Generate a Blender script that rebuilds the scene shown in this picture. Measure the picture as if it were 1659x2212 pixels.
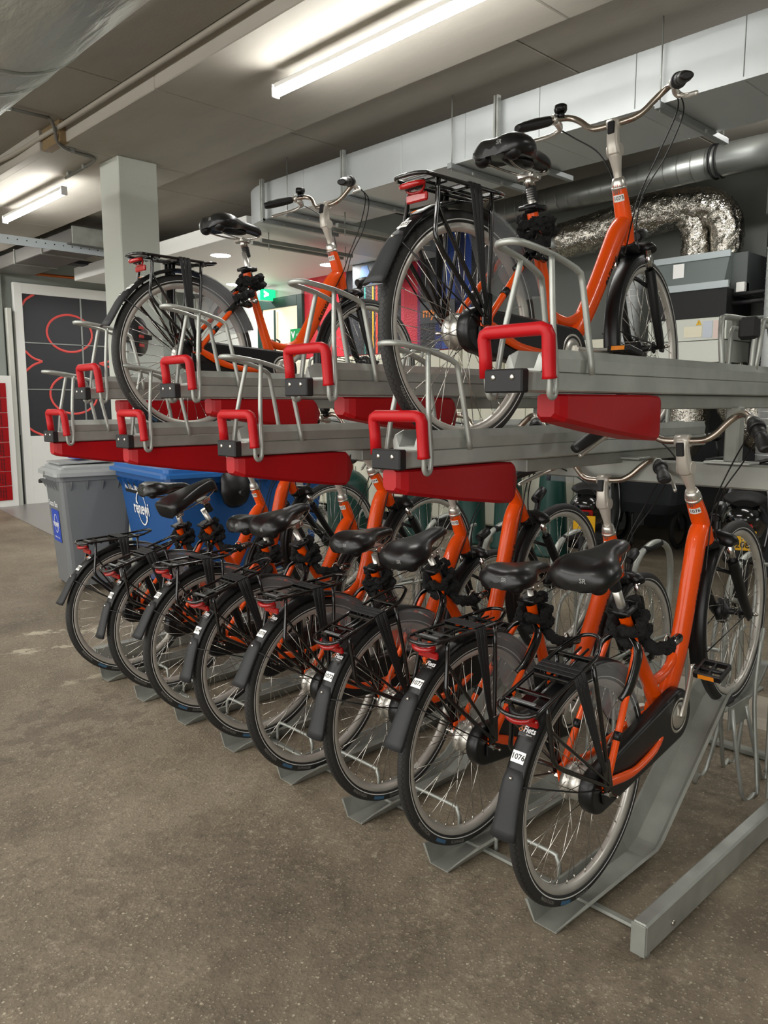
import bpy, math, random
from mathutils import Vector, Matrix
for o in list(bpy.data.objects): bpy.data.objects.remove(o, do_unlink=True)
scn = bpy.context.scene
COL = scn.collection
PI = math.pi
R_ = math.radians
rnd = random.Random(7)

# ------------------------------------------------------------------ camera
cam_d = bpy.data.cameras.new('camera'); cam = bpy.data.objects.new('camera', cam_d); COL.objects.link(cam)
cam_d.sensor_fit = 'VERTICAL'; cam_d.sensor_height = 34.6; cam_d.lens = 1700.0 / 2212.0 * 34.6
cam_d.clip_start = 0.05; cam_d.clip_end = 60
_p, _y, _r = R_(7.69), R_(46.15), R_(-0.11)
_F = Vector((math.cos(_p)*math.cos(_y), math.cos(_p)*math.sin(_y), -math.sin(_p)))
_R = Vector((math.sin(_y), -math.cos(_y), 0)); _U = _R.cross(_F)
_R2 = _R*math.cos(_r) + _U*math.sin(_r); _U2 = _U*math.cos(_r) - _R*math.sin(_r)
cam.matrix_world = Matrix(((_R2.x, _U2.x, -_F.x, 0), (_R2.y, _U2.y, -_F.y, 0), (_R2.z, _U2.z, -_F.z, 1.475), (0, 0, 0, 1)))
scn.camera = cam
# ------------------------------------------------------------------ world, exposure
w = bpy.data.worlds.new('world'); scn.world = w; w.use_nodes = True
w.node_tree.nodes['Background'].inputs[0].default_value = (1.0, 0.98, 0.94, 1)
w.node_tree.nodes['Background'].inputs[1].default_value = 1.3
scn.view_settings.view_transform = 'Standard'; scn.view_settings.look = 'None'
scn.view_settings.gamma = 1; scn.view_settings.use_curve_mapping = False
scn.view_settings.exposure = 1.05
TUBE_EMIT = 36.0      # strength of the fluorescent tubes
DOWN_EMIT = 70.0      # strength of the round downlights

# ------------------------------------------------------------------ materials
def lin(h):
    h = h.lstrip('#'); c = [int(h[i:i+2], 16)/255 for i in (0, 2, 4)]
    return tuple((x/12.92 if x <= .04045 else ((x+.055)/1.055)**2.4) for x in c) + (1,)
MATS = {}
class NT:
    def __init__(s, name):
        s.m = bpy.data.materials.new(name); s.m.use_nodes = True; s.t = s.m.node_tree
        s.b = s.t.nodes['Principled BSDF']
    def n(s, typ, **kw):
        nd = s.t.nodes.new(typ)
        for k, v in kw.items():
            if k.startswith('i_'): nd.inputs[k[2:].replace('_', ' ')].default_value = v
            else: setattr(nd, k, v)
        return nd
    def l(s, a, b): s.t.links.new(a, b)
    def ramp(s, stops, fac):
        r = s.n('ShaderNodeValToRGB'); e = r.color_ramp.elements
        while len(e) < len(stops): e.new(.5)
        for k, (p, c) in enumerate(stops): e[k].position = p; e[k].color = c if len(c) == 4 else (*c, 1)
        s.l(fac, r.inputs[0]); return r
    def math(s, op, a, b=None, c=None):
        m = s.n('ShaderNodeMath', operation=op)
        for k, v in enumerate((a, b, c)):
            if v is None: continue
            if hasattr(v, 'links'): s.l(v, m.inputs[k])
            else: m.inputs[k].default_value = v
        return m.outputs[0]
def mat(name, col, rough=.5, metal=0, coat=0, noise=0, scale=20, bump=0, bscale=60, spec=.5, emit=0, alpha=1, trans=0):
    if name in MATS: return MATS[name]
    k = NT(name); b = k.b; c = lin(col) if isinstance(col, str) else col
    b.inputs['Base Color'].default_value = c; b.inputs['Roughness'].default_value = rough
    b.inputs['Metallic'].default_value = metal; b.inputs['Coat Weight'].default_value = coat; b.inputs['Coat Roughness'].default_value = .06
    b.inputs['Specular IOR Level'].default_value = spec
    tc = k.n('ShaderNodeTexCoord')
    if noise:
        nz = k.n('ShaderNodeTexNoise', i_Scale=scale, i_Detail=5.0); k.l(tc.outputs['Object'], nz.inputs['Vector'])
        d = tuple(x*(1-noise) for x in c[:3]) + (1,); u = tuple(min(1, x*(1+noise)) for x in c[:3]) + (1,)
        r = k.ramp([(.3, d), (.7, u)], nz.outputs['Fac']); k.l(r.outputs[0], b.inputs['Base Color'])
        rr = k.n('ShaderNodeMapRange'); rr.inputs[3].default_value = max(0, rough-.08); rr.inputs[4].default_value = min(1, rough+.1)
        k.l(nz.outputs['Fac'], rr.inputs[0]); k.l(rr.outputs[0], b.inputs['Roughness'])
    if bump:
        nb = k.n('ShaderNodeTexNoise', i_Scale=bscale, i_Detail=4.0); k.l(tc.outputs['Object'], nb.inputs['Vector'])
        bp = k.n('ShaderNodeBump', i_Strength=bump, i_Distance=.01); k.l(nb.outputs['Fac'], bp.inputs['Height']); k.l(bp.outputs[0], b.inputs['Normal'])
    if emit: b.inputs['Emission Color'].default_value = c; b.inputs['Emission Strength'].default_value = emit
    if alpha < 1: b.inputs['Alpha'].default_value = alpha
    if trans: b.inputs['Transmission Weight'].default_value = trans
    MATS[name] = k.m; return k.m

orange = mat('orange_paint', '#EA5004', .36, coat=.5, spec=.25)
galv = mat('galvanised', '#ACAFA9', .42, metal=.6, noise=.16, scale=9, bump=.05, bscale=40)
galv_d = mat('galvanised_dull', '#93958E', .55, metal=.45, noise=.2, scale=7)
steel = mat('steel', '#C9C5BE', .25, metal=1)
alloy = mat('alloy', '#D8D5CE', .34, metal=.9)
rimm = mat('rim_alloy', '#CFCBC3', .38, metal=.6, noise=.08, scale=12)
stemm = mat('stem_paint', '#C9C3B8', .32, metal=.35)
barm = mat('bar_metal', '#B9AEA2', .24, metal=1)
blk = mat('black_satin', '#0B0B0C', .38, spec=.5)
blk_g = mat('black_gloss', '#060607', .16, coat=.6)
blk_m = mat('black_matt', '#111112', .62)
sad = mat('saddle_vinyl', '#0C0C0D', .34, bump=.03, bscale=400, coat=.12)
fend = mat('fender_black', '#101011', .34, spec=.4)
rubber = mat('flap_rubber', '#2E2F30', .5, spec=.3)
cloth = mat('lock_cloth', '#0A0A0B', .9, bump=.8, bscale=90)
red = mat('red_plastic', '#AE0A14', .42, spec=.3)
redd = mat('red_cover', '#A00710', .42, spec=.3)
redlens = mat('red_lens', '#9A0505', .2, coat=.4)
white = mat('white_paint', '#E9E9E4', .5)
white_s = mat('sticker_white', '#F2F2EE', .4)
ink = mat('ink_black', '#0A0A0A', .5)
wtext = mat('print_white', '#F0F0F0', .5)
amber = mat('amber', '#E88A20', .2, coat=.6)
grey_p = mat('grey_panel', '#7E837D', .5, noise=.05, scale=3)

def m_tire():
    k = NT('tire'); b = k.b; tc = k.n('ShaderNodeTexCoord'); sp = k.n('ShaderNodeSeparateXYZ'); k.l(tc.outputs['Object'], sp.inputs[0])
    x, y, z = sp.outputs
    r = k.math('SQRT', k.math('ADD', k.math('MULTIPLY', x, x), k.math('MULTIPLY', z, z)))
    a = k.math('ARCTAN2', z, x)
    st = k.math('MULTIPLY', k.math('GREATER_THAN', r, .3195), k.math('LESS_THAN', r, .3225))
    ay = k.math('ABSOLUTE', y)
    wv = k.math('SINE', k.math('MULTIPLY', a, 110.0))
    ed = k.math('ABSOLUTE', k.math('SUBTRACT', ay, k.math('MULTIPLY_ADD', wv, .0022, .0105)))
    gr = k.math('MULTIPLY', k.math('LESS_THAN', ed, .0016), k.math('GREATER_THAN', r, .336))
    zz = k.math('SINE', k.math('MULTIPLY', a, 220.0))
    g2 = k.math('MULTIPLY', k.math('GREATER_THAN', zz, .82), k.math('MULTIPLY', k.math('LESS_THAN', ay, .008), k.math('GREATER_THAN', r, .34)))
    g = k.math('MAXIMUM', gr, g2)
    mx = k.n('ShaderNodeMix', data_type='RGBA'); mx.inputs[6].default_value = lin('#272624'); mx.inputs[7].default_value = lin('#D8D8D4'); k.l(st, mx.inputs[0])
    m2 = k.n('ShaderNodeMix', data_type='RGBA'); k.l(mx.outputs[2], m2.inputs[6]); m2.inputs[7].default_value = lin('#060606'); k.l(g, m2.inputs[0])
    k.l(m2.outputs[2], b.inputs['Base Color']); b.inputs['Roughness'].default_value = .62
    bp = k.n('ShaderNodeBump', i_Strength=.8, i_Distance=.004); bp.invert = True; k.l(g, bp.inputs['Height']); k.l(bp.outputs[0], b.inputs['Normal'])
    return k.m
tirem = m_tire()
def m_floor():
    k = NT('floor_screed'); b = k.b; tc = k.n('ShaderNodeTexCoord')
    n1 = k.n('ShaderNodeTexNoise', i_Scale=.9, i_Detail=6.0, i_Roughness=.6); n2 = k.n('ShaderNodeTexNoise', i_Scale=7.0, i_Detail=6.0, i_Roughness=.7)
    n3 = k.n('ShaderNodeTexNoise', i_Scale=130.0, i_Detail=3.0); v = k.n('ShaderNodeTexVoronoi', i_Scale=85.0); n4 = k.n('ShaderNodeTexNoise', i_Scale=2.2, i_Detail=8.0, i_Roughness=.75)
    for q in (n1, n2, n3, v, n4): k.l(tc.outputs['Object'], q.inputs['Vector'])
    r1 = k.ramp([(.32, lin('#695F50')), (.5, lin('#887C69')), (.7, lin('#A09480'))], n1.outputs['Fac'])
    r2 = k.ramp([(.35, (.62, .60, .58)), (.65, (1.12, 1.12, 1.12))], n2.outputs['Fac'])
    m = k.n('ShaderNodeMix', data_type='RGBA', blend_type='MULTIPLY'); m.inputs[0].default_value = .7; k.l(r1.outputs[0], m.inputs[6]); k.l(r2.outputs[0], m.inputs[7])
    # small pale grit
    vg = k.math('LESS_THAN', v.outputs['Distance'], .24); sel = k.math('GREATER_THAN', n3.outputs['Fac'], .5)
    v2 = k.n('ShaderNodeTexVoronoi', i_Scale=26.0); k.l(tc.outputs['Object'], v2.inputs['Vector'])
    n5 = k.n('ShaderNodeTexNoise', i_Scale=34.0, i_Detail=9.0, i_Roughness=.78); k.l(tc.outputs['Object'], n5.inputs['Vector'])
    fl = k.ramp([(.545, (0, 0, 0)), (.60, (.55, .55, .55))], n5.outputs['Fac'])
    dk = k.ramp([(.36, (.62, .62, .62)), (.46, (1, 1, 1))], n5.outputs['Fac'])
    md = k.n('ShaderNodeMix', data_type='RGBA', blend_type='MULTIPLY'); md.inputs[0].default_value = 1; k.l(m.outputs[2], md.inputs[6]); k.l(dk.outputs[0], md.inputs[7])
    mask = k.ramp([(.42, (.15, .15, .15)), (.62, (1, 1, 1))], n4.outputs['Fac'])
    big = k.math('MULTIPLY', k.math('LESS_THAN', v2.outputs['Distance'], .10), .8)
    gf = k.math('MAXIMUM', k.math('MULTIPLY', k.math('MULTIPLY', vg, sel), .6), k.math('MAXIMUM', big, k.math('MULTIPLY', fl.outputs[0], mask.outputs[0])))
    m2 = k.n('ShaderNodeMix', data_type='RGBA'); k.l(md.outputs[2], m2.inputs[6]); m2.inputs[7].default_value = lin('#C4BAA3'); k.l(gf, m2.inputs[0])
    # pale scuffed patches; the loop adds local pale marks and broad darker areas
    r4 = k.ramp([(.64, (0, 0, 0)), (.70, (.5, .5, .5))], n4.outputs['Fac'])
    m3 = k.n('ShaderNodeMix', data_type='RGBA'); k.l(m2.outputs[2], m3.inputs[6]); m3.inputs[7].default_value = lin('#B8AA92'); k.l(r4.outputs[0], m3.inputs[0])
    sp = k.n('ShaderNodeSeparateXYZ'); k.l(tc.outputs['Object'], sp.inputs[0]); last = m3.outputs[2]
    for (cx, cy, rx, ry, ang, col, th, st) in ((2.05, 5.05, .45, .10, -.5, '#CFC6AE', .50, .75), (1.62, 4.85, .50, .08, -.3, '#CFC6AE', .52, .7), (1.75, 4.1, .30, .07, -.2, '#C4BAA3', .53, .6), (1.35, 3.55, .60, .45, .3, '#4A4138', .50, .45), (1.15, 2.2, .5, .35, .4, '#4C4339', .52, .4)):
        dx = k.math('SUBTRACT', sp.outputs[0], cx); dy = k.math('SUBTRACT', sp.outputs[1], cy); ca, sa = math.cos(ang), math.sin(ang)
        u_ = k.math('DIVIDE', k.math('ADD', k.math('MULTIPLY', dx, ca), k.math('MULTIPLY', dy, sa)), rx); v_ = k.math('DIVIDE', k.math('SUBTRACT', k.math('MULTIPLY', dy, ca), k.math('MULTIPLY', dx, sa)), ry)
        dd = k.math('SUBTRACT', 1.0, k.math('ADD', k.math('MULTIPLY', u_, u_), k.math('MULTIPLY', v_, v_)))
        q_ = k.math('ADD', k.math('MULTIPLY', k.math('MAXIMUM', dd, -1.0), .13), n2.outputs['Fac'])
        rr_ = k.ramp([(th+.08, (0, 0, 0)), (th+.14, (st, st, st))], q_)
        m4 = k.n('ShaderNodeMix', data_type='RGBA'); k.l(last, m4.inputs[6]); m4.inputs[7].default_value = lin(col); k.l(k.math('MULTIPLY', rr_.outputs[0], k.math('GREATER_THAN', dd, -.6)), m4.inputs[0]); last = m4.outputs[2]
    k.l(last, b.inputs['Base Color'])
    rr = k.n('ShaderNodeMapRange'); rr.inputs[1].default_value = .3; rr.inputs[2].default_value = .7; rr.inputs[3].default_value = .42; rr.inputs[4].default_value = .75
    k.l(n2.outputs['Fac'], rr.inputs[0]); k.l(rr.outputs[0], b.inputs['Roughness'])
    ad = k.math('ADD', k.math('MULTIPLY', n3.outputs['Fac'], .7), k.math('MULTIPLY', v.outputs['Distance'], -.5))
    ad = k.math('ADD', ad, k.math('MULTIPLY', n5.outputs['Fac'], 1.2)); bp = k.n('ShaderNodeBump', i_Strength=.7, i_Distance=.006); k.l(ad, bp.inputs['Height']); k.l(bp.outputs[0], b.inputs['Normal'])
    return k.m
def m_conc(name, c1, c2, s=1.2, rough=.85):
    k = NT(name); b = k.b; tc = k.n('ShaderNodeTexCoord')
    n1 = k.n('ShaderNodeTexNoise', i_Scale=s, i_Detail=8.0, i_Roughness=.65); n2 = k.n('ShaderNodeTexNoise', i_Scale=60.0, i_Detail=3.0)
    mp = k.n('ShaderNodeMapping'); mp.inputs['Scale'].default_value = (1, .3, 1); k.l(tc.outputs['Object'], mp.inputs[0]); k.l(mp.outputs[0], n1.inputs['Vector']); k.l(tc.outputs['Object'], n2.inputs['Vector'])
    r = k.ramp([(.3, lin(c1)), (.7, lin(c2))], n1.outputs['Fac']); k.l(r.outputs[0], b.inputs['Base Color']); b.inputs['Roughness'].default_value = rough
    bp = k.n('ShaderNodeBump', i_Strength=.15, i_Distance=.005); k.l(n2.outputs['Fac'], bp.inputs['Height']); k.l(bp.outputs[0], b.inputs['Normal'])
    return k.m
floorm = m_floor()
conc = m_conc('ceiling_concrete', '#A5A095', '#BCB7AB')
conc_d = m_conc('slab_concrete', '#9B958A', '#B0AA9E')
colm = m_conc('column_paint', '#D3D8CE', '#DCE0D6', .6, .55)
def m_foil():
    k = NT('insulation_foil'); b = k.b; b.inputs['Base Color'].default_value = lin('#B4B0A6'); b.inputs['Metallic'].default_value = 1; b.inputs['Roughness'].default_value = .22
    tc = k.n('ShaderNodeTexCoord'); n = k.n('ShaderNodeTexNoise', i_Scale=30.0, i_Detail=5.0, i_Roughness=.6, i_Distortion=2.0); n.noise_type = 'RIDGED_MULTIFRACTAL'
    k.l(tc.outputs['Object'], n.inputs['Vector'])
    bp = k.n('ShaderNodeBump', i_Strength=.8, i_Distance=.010); k.l(n.outputs['Fac'], bp.inputs['Height']); k.l(bp.outputs[0], b.inputs['Normal'])
    return k.m
foil = m_foil()
def m_coat():
    k = NT('coat_guard_film'); b = k.b; b.inputs['Base Color'].default_value = lin('#A8ABAE'); b.inputs['Roughness'].default_value = .18
    b.inputs['Alpha'].default_value = .22; b.inputs['Specular IOR Level'].default_value = .7
    return k.m
coatm = m_coat()
ductm = mat('duct_sheet', '#C3C8C8', .45, metal=.35, noise=.05, scale=2.5, bump=.04, bscale=6)
ductd = mat('spiral_duct_steel', '#8E918E', .36, metal=.85, noise=.08, scale=5)
wallg = mat('wall_grey', '#8A9089', .7, noise=.04, scale=1.2)
walld = mat('wall_dark', '#3F4346', .6)
creamm = mat('locker_cream', '#E8E6D2', .45)

# ------------------------------------------------------------------ mesh builder
class MB:
    def __init__(s): s.v = []; s.f = []; s.sm = []
    def add(s, vs, fs, smooth=False):
        o = len(s.v); s.v += [tuple(p) for p in vs]; s.f += [tuple(o+i for i in f) for f in fs]; s.sm += [smooth]*len(fs); return s
    def box(s, x0, x1, y0, y1, z0, z1, ch=0, M=None):
        if ch <= 0:
            vs = [(x, y, z) for x in (x0, x1) for y in (y0, y1) for z in (z0, z1)]
            fs = [(0, 1, 3, 2), (4, 6, 7, 5), (0, 4, 5, 1), (2, 3, 7, 6), (0, 2, 6, 4), (1, 5, 7, 3)]
        else:
            vs = []; idx = {}
            X, Y, Z = (x0, x1), (y0, y1), (z0, z1)
            for i in (0, 1):
                for j in (0, 1):
                    for k in (0, 1):
                        sx, sy, sz = (1 if i == 0 else -1)*ch, (1 if j == 0 else -1)*ch, (1 if k == 0 else -1)*ch
                        for a, p in (('x', (X[i], Y[j]+sy, Z[k]+sz)), ('y', (X[i]+sx, Y[j], Z[k]+sz)), ('z', (X[i]+sx, Y[j]+sy, Z[k]))):
                            idx[(i, j, k, a)] = len(vs); vs.append(p)
            fs = []
            I = idx
            for i in (0, 1): fs.append((I[i, 0, 0, 'x'], I[i, 0, 1, 'x'], I[i, 1, 1, 'x'], I[i, 1, 0, 'x']))
            for j in (0, 1): fs.append((I[0, j, 0, 'y'], I[1, j, 0, 'y'], I[1, j, 1, 'y'], I[0, j, 1, 'y']))
            for k in (0, 1): fs.append((I[0, 0, k, 'z'], I[0, 1, k, 'z'], I[1, 1, k, 'z'], I[1, 0, k, 'z']))
            for i in (0, 1):
                for j in (0, 1): fs.append((I[i, j, 0, 'x'], I[i, j, 1, 'x'], I[i, j, 1, 'y'], I[i, j, 0, 'y']))
            for i in (0, 1):
                for k in (0, 1): fs.append((I[i, 0, k, 'x'], I[i, 1, k, 'x'], I[i, 1, k, 'z'], I[i, 0, k, 'z']))
            for j in (0, 1):
                for k in (0, 1): fs.append((I[0, j, k, 'y'], I[1, j, k, 'y'], I[1, j, k, 'z'], I[0, j, k, 'z']))
            for i in (0, 1):
                for j in (0, 1):
                    for k in (0, 1): fs.append((I[i, j, k, 'x'], I[i, j, k, 'y'], I[i, j, k, 'z']))
        if M is not None: vs = [M @ Vector(p) for p in vs]
        return s.add(vs, fs)
    def sweep(s, path, rad, n=10, closed=False, caps=True, up=None, smooth=True, sub=0, sect=None):
        """tube along a path; rad = number, list, or list of (ra, rb) (rb along `up`)"""
        P = [Vector(p) for p in path]; m = len(P)
        Rr = rad if isinstance(rad, (list, tuple)) else [rad]*m
        Rr = [(r, r) if not isinstance(r, (list, tuple)) else r for r in Rr]
        if sub:
            Q = []; RQ = []
            rng = range(m if closed else m-1)
            for i in rng:
                if closed: a, b, c, d = P[i-1], P[i], P[(i+1) % m], P[(i+2) % m]; r0, r1 = Rr[i], Rr[(i+1) % m]
                else: a, b, c, d = P[max(i-1, 0)], P[i], P[i+1], P[min(i+2, m-1)]; r0, r1 = Rr[i], Rr[i+1]
                for k in range(sub):
                    t = k/sub
                    Q.append(.5*((2*b)+(c-a)*t+(2*a-5*b+4*c-d)*t*t+(3*b-a-3*c+d)*t**3))
                    RQ.append((r0[0]*(1-t)+r1[0]*t, r0[1]*(1-t)+r1[1]*t))
            if not closed: Q.append(P[-1]); RQ.append(Rr[-1])
            P, Rr, m = Q, RQ, len(Q)
        T = []
        for i in range(m):
            if closed: t = P[(i+1) % m]-P[i-1]
            else: t = P[min(i+1, m-1)]-P[max(i-1, 0)]
            T.append(t.normalized() if t.length > 1e-9 else Vector((1, 0, 0)))
        vs = []
        N = None
        for i in range(m):
            t = T[i]
            if up is not None: N = Vector(up)
            elif N is None: N = Vector((0, 0, 1)) if abs(t.z) < .9 else Vector((1, 0, 0))
            N = (N - t*N.dot(t)); N.normalize(); B = t.cross(N)
            for k in range(n):
                a = 2*PI*k/n
                ca, sa = math.cos(a), math.sin(a)
                if sect: ca, sa = sect(a)
                vs.append(P[i] + B*(ca*Rr[i][0]) + N*(sa*Rr[i][1]))
        fs = []
        for i in range(m if closed else m-1):
            j = (i+1) % m
            for k in range(n): k2 = (k+1) % n; fs.append((i*n+k, i*n+k2, j*n+k2, j*n+k))
        s.add(vs, fs, smooth)
        if caps and not closed:
            s.add(vs[:n], [tuple(reversed(range(n)))]); s.add(vs[-n:], [tuple(range(n))])
        return s
    def cyl(s, a, b, r, n=16, r2=None, smooth=True): return s.sweep([a, b], [r, r if r2 is None else r2], n, smooth=smooth)
    def lathe(s, prof, n=24, M=None, smooth=True, ang=2*PI, closed=True):
        """profile of (radius, axial) around the local Y axis"""
        vs = []
        for k in range(n if closed else n+1):
            a = ang*k/n
            for r, y in prof: vs.append((r*math.cos(a), y, r*math.sin(a)))
        m = len(prof); fs = []
        for k in range(n):
            k2 = (k+1) % n if closed else k+1
            for i in range(m-1): fs.append((k*m+i, k*m+i+1, k2*m+i+1, k2*m+i))
        if M is not None: vs = [M @ Vector(p) for p in vs]
        return s.add(vs, fs, smooth)
    def prism(s, poly, axis, a, b, smooth=False, M=None):
        """extrude 2D polygon along axis between a and b"""
        n = len(poly)
        def p3(p, h):
            if axis == 'y': return (p[0], h, p[1])
            if axis == 'x': return (h, p[0], p[1])
            return (p[0], p[1], h)
        vs = [p3(p, a) for p in poly] + [p3(p, b) for p in poly]
        if M is not None: vs = [M @ Vector(p) for p in vs]
        s.add(vs, [(i, (i+1) % n, (i+1) % n+n, i+n) for i in range(n)], smooth)
        s.add(vs[:n], [tuple(range(n))]); s.add(vs[n:], [tuple(reversed(range(n)))])
        return s
    def sphere(s, c, r, n=12, m=8, sc=(1, 1, 1)):
        vs = []; fs = []
        for i in range(m+1):
            th = PI*i/m
            for k in range(n): a = 2*PI*k/n; vs.append((c[0]+r*sc[0]*math.sin(th)*math.cos(a), c[1]+r*sc[1]*math.sin(th)*math.sin(a), c[2]+r*sc[2]*math.cos(th)))
        for i in range(m):
            for k in range(n): fs.append((i*n+k, i*n+(k+1) % n, (i+1)*n+(k+1) % n, (i+1)*n+k))
        return s.add(vs, fs, True)
    def mesh(s, name, m):
        me = bpy.data.meshes.new(name); me.from_pydata(s.v, [], s.f); me.polygons.foreach_set('use_smooth', s.sm)
        me.materials.append(m); me.update()
        import bmesh
        b = bmesh.new(); b.from_mesh(me); bmesh.ops.remove_doubles(b, verts=b.verts, dist=1e-6)
        bmesh.ops.recalc_face_normals(b, faces=b.faces)
        b.to_mesh(me); b.free()
        return me
    def build(s, name, m, parent=None, loc=None, kind=None, label=None):
        return mk(name, s.mesh(name, m), parent, loc, kind, label)
def mk(name, me, parent=None, loc=None, kind=None, label=None):
    o = bpy.data.objects.new(name, me); COL.objects.link(o)
    if parent is not None: o.parent = parent
    if loc is not None: o.location = loc
    if kind: o['kind'] = kind
    if label: o['label'] = label
    return o
def thing(name, label, cat, loc=(0, 0, 0), group=None, M=None):
    o = bpy.data.objects.new(name, None); COL.objects.link(o); o.empty_display_size = .1
    if M is not None: o.matrix_world = M
    else: o.location = loc
    o['label'] = label; o['category'] = cat
    if group: o['group'] = group
    return o
def tag(o, label, cat, group=None):
    o['label'] = label; o['category'] = cat
    if group: o['group'] = group
    return o
def struct(name, mb, m, parent=None):
    o = mb.build(name, m, parent)
    if parent is None: o['kind'] = 'structure'
    return o
def text2d(s, size, align='CENTER', depth=0.0, bold=0.0, sx=1.0):
    cu = bpy.data.curves.new('t', 'FONT'); cu.body = s; cu.size = size; cu.align_x = align; cu.align_y = 'CENTER'; cu.resolution_u = 3; cu.offset = bold
    o = bpy.data.objects.new('t', cu); COL.objects.link(o); dg = bpy.context.evaluated_depsgraph_get()
    me = bpy.data.meshes.new_from_object(o.evaluated_get(dg)); bpy.data.objects.remove(o, do_unlink=True)
    vs = [(v.co.x*sx, v.co.y) for v in me.vertices]; fs = [tuple(p.vertices) for p in me.polygons]
    bpy.data.meshes.remove(me); return vs, fs
def text_on(name, s, size, fn, m, parent=None, bold=0.0, sx=1.0, align='CENTER', label=None):
    vs, fs = text2d(s, size, align, bold=bold, sx=sx); mb = MB(); mb.add([fn(x, y) for x, y in vs], fs)
    me = bpy.data.meshes.new(name); me.from_pydata(mb.v, [], mb.f); me.materials.append(m); me.update()
    return mk(name, me, parent, label=label)
def arc(cx, cz, r, a0, a1, n):
    return [(cx+r*math.cos(R_(a0+(a1-a0)*i/n)), cz+r*math.sin(R_(a0+(a1-a0)*i/n))) for i in range(n+1)]

# ================================================================== THE SETTING: coordinates from here on largely computed from image pixels
floor = struct('floor', MB().box(-4, 9.2, -3.5, 13.5, -.12, 0), floorm)
# smoother grey floor of the entrance, beyond the screed
fb = MB().prism([(3.1, 6.4), (3.42, 8.9), (3.86, 12.4), (7.3, 12.4), (7.3, 6.4)], 'z', -.05, .006)
struct('floor_entrance', fb, mat('epoxy_floor', '#8B8884', .32, noise=.1, scale=1.3))
struct('floor_strip', MB().box(3.62, 4.05, -3.4, 6.2, -.05, .005), mat('pale_strip', '#A79F90', .75, noise=.15, scale=6, bump=.2))

ZS, ZU = 3.56, 3.72       # flat beam soffit, upper slab
# ceiling: upper slab panels with joints, and the wide flat beam as panels
ce = struct('ceiling', MB().box(-4, 9.2, -3.5, 13.5, ZU+.03, ZU+.25), conc_d)
yj = [-3.5, -1.2, 1.0, 3.2, 5.5, 7.8, 10.0, 13.5]
for i in range(len(yj)-1):
    MB().box(-4, 2.74, yj[i]+.006, yj[i+1]-.006, ZU, ZU+.06, .004).build('slab_panel', conc_d, ce)
    MB().box(3.92, 9.2, yj[i]+.006, yj[i+1]-.006, ZU, ZU+.06, .004).build('slab_panel', conc_d, ce)
bm = struct('ceiling_beam', MB().box(2.76, 3.91, -3.5, 13.5, ZS+.02, ZU+.05), conc)
yb = [-3.5, -.4, 2.62, 5.05, 6.62, 9.6, 12.4, 13.5]
for i in range(len(yb)-1):
    MB().box(2.75, 3.92, yb[i]+.003, yb[i+1]-.003, ZS, ZU+.03, .006).build('beam_panel', conc, bm)
MB().box(2.70, 2.78, 6.50, 6.86, ZS-.003, ZU, .004).build('timber_block', mat('timber', '#86714F', .8, noise=.15, scale=30), bm)
MB().box(2.68, 2.76, 6.87, 12.4, ZS+.0, ZU+.03, .006).build('beam_panel', conc, bm)

# walls
struct('wall_right_light_block', MB().box(-1.2, 7.6, -3.7, -3.5, 0, ZU+.03), wallg)  # unseen wall added to keep ambient light out on this side
struct('wall_left', MB().box(-4, 9.2, 12.4, 12.6, 0, ZU), wallg)
wbm = mat('wall_back_grey', '#6E716C', .7, noise=.05, scale=1.2)
struct('wall_back', MB().box(7.4, 7.6, -3.5, 4.75, 1.75, ZU+.03), wbm)
struct('wall_back', MB().box(7.4, 7.6, 4.75, 12.5, 0, ZU+.03), wbm)
struct('wall_low_moved_back', MB().box(9.05, 9.2, -3.5, 4.95, 0, 1.95), mat('wall_low_grey', '#55595A', .7, noise=.05, scale=1.2))  # lower wall moved back so its foot meets the image's floor line
struct('ceiling_gap_cover', MB().box(7.6, 9.1, -3.5, 4.95, 1.75, 1.95), wbm)  # this and the next piece added to cover the gap behind the split wall
struct('wall_gap_cover_side', MB().box(7.6, 9.1, 4.75, 4.95, 0, 1.95), wbm)
wd = MB().box(4.12, 4.31, 12.36, 12.41, 0, 1.05); struct('baseboard_left', wd, walld)
struct('trim_left', MB().box(3.55, 4.14, 12.30, 12.40, 1.9, 3.4, .01), wallg)

# column
cb = MB().box(3.19, 3.55, 6.53, 6.88, 0, ZS, .008)
struct('trim_column', cb, colm)

# office volume: white ceiling with fascia, white wall, green door front, mural wall
oc = struct('ceiling_office', MB().box(4.92, 7.4, 7.2, 11.6, 3.28, 3.46, .006), white)
DLAB = ('left downlight, above the farther upper bicycle saddle', 'right downlight, behind the farther upper bicycle handlebar', 'downlight near the exit sign', 'hindmost downlight behind the exit sign')
for dli, (x, y) in enumerate(((5.40, 8.46), (6.77, 8.06), (5.4, 10.6), (6.8, 10.3))):
    d = thing('downlight', 'round flush '+DLAB[dli], 'ceiling light', (x, y, 3.28), 'downlights in the office ceiling')
    MB().lathe([(.115, .0), (.13, -.006), (.135, 0)], 24, Matrix.Rotation(PI/2, 4, 'X')).build('light_ring', white, d)
    MB().lathe([(0, -.004), (.115, -.004), (.115, .004)], 24, Matrix.Rotation(PI/2, 4, 'X')).build('light_disc', mat('lamp_disc', '#FFFFFF', .5, emit=DOWN_EMIT), d)
struct('wall_office', MB().box(7.28, 7.42, 9.9, 12.4, 0, 3.3), mat('office_white', '#D9DAD2', .6))
struct('wall_over_door', MB().box(7.28, 7.42, 9.3, 9.9, 3.08, 3.3), mat('office_white', '#D9DAD2', .6))

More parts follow.
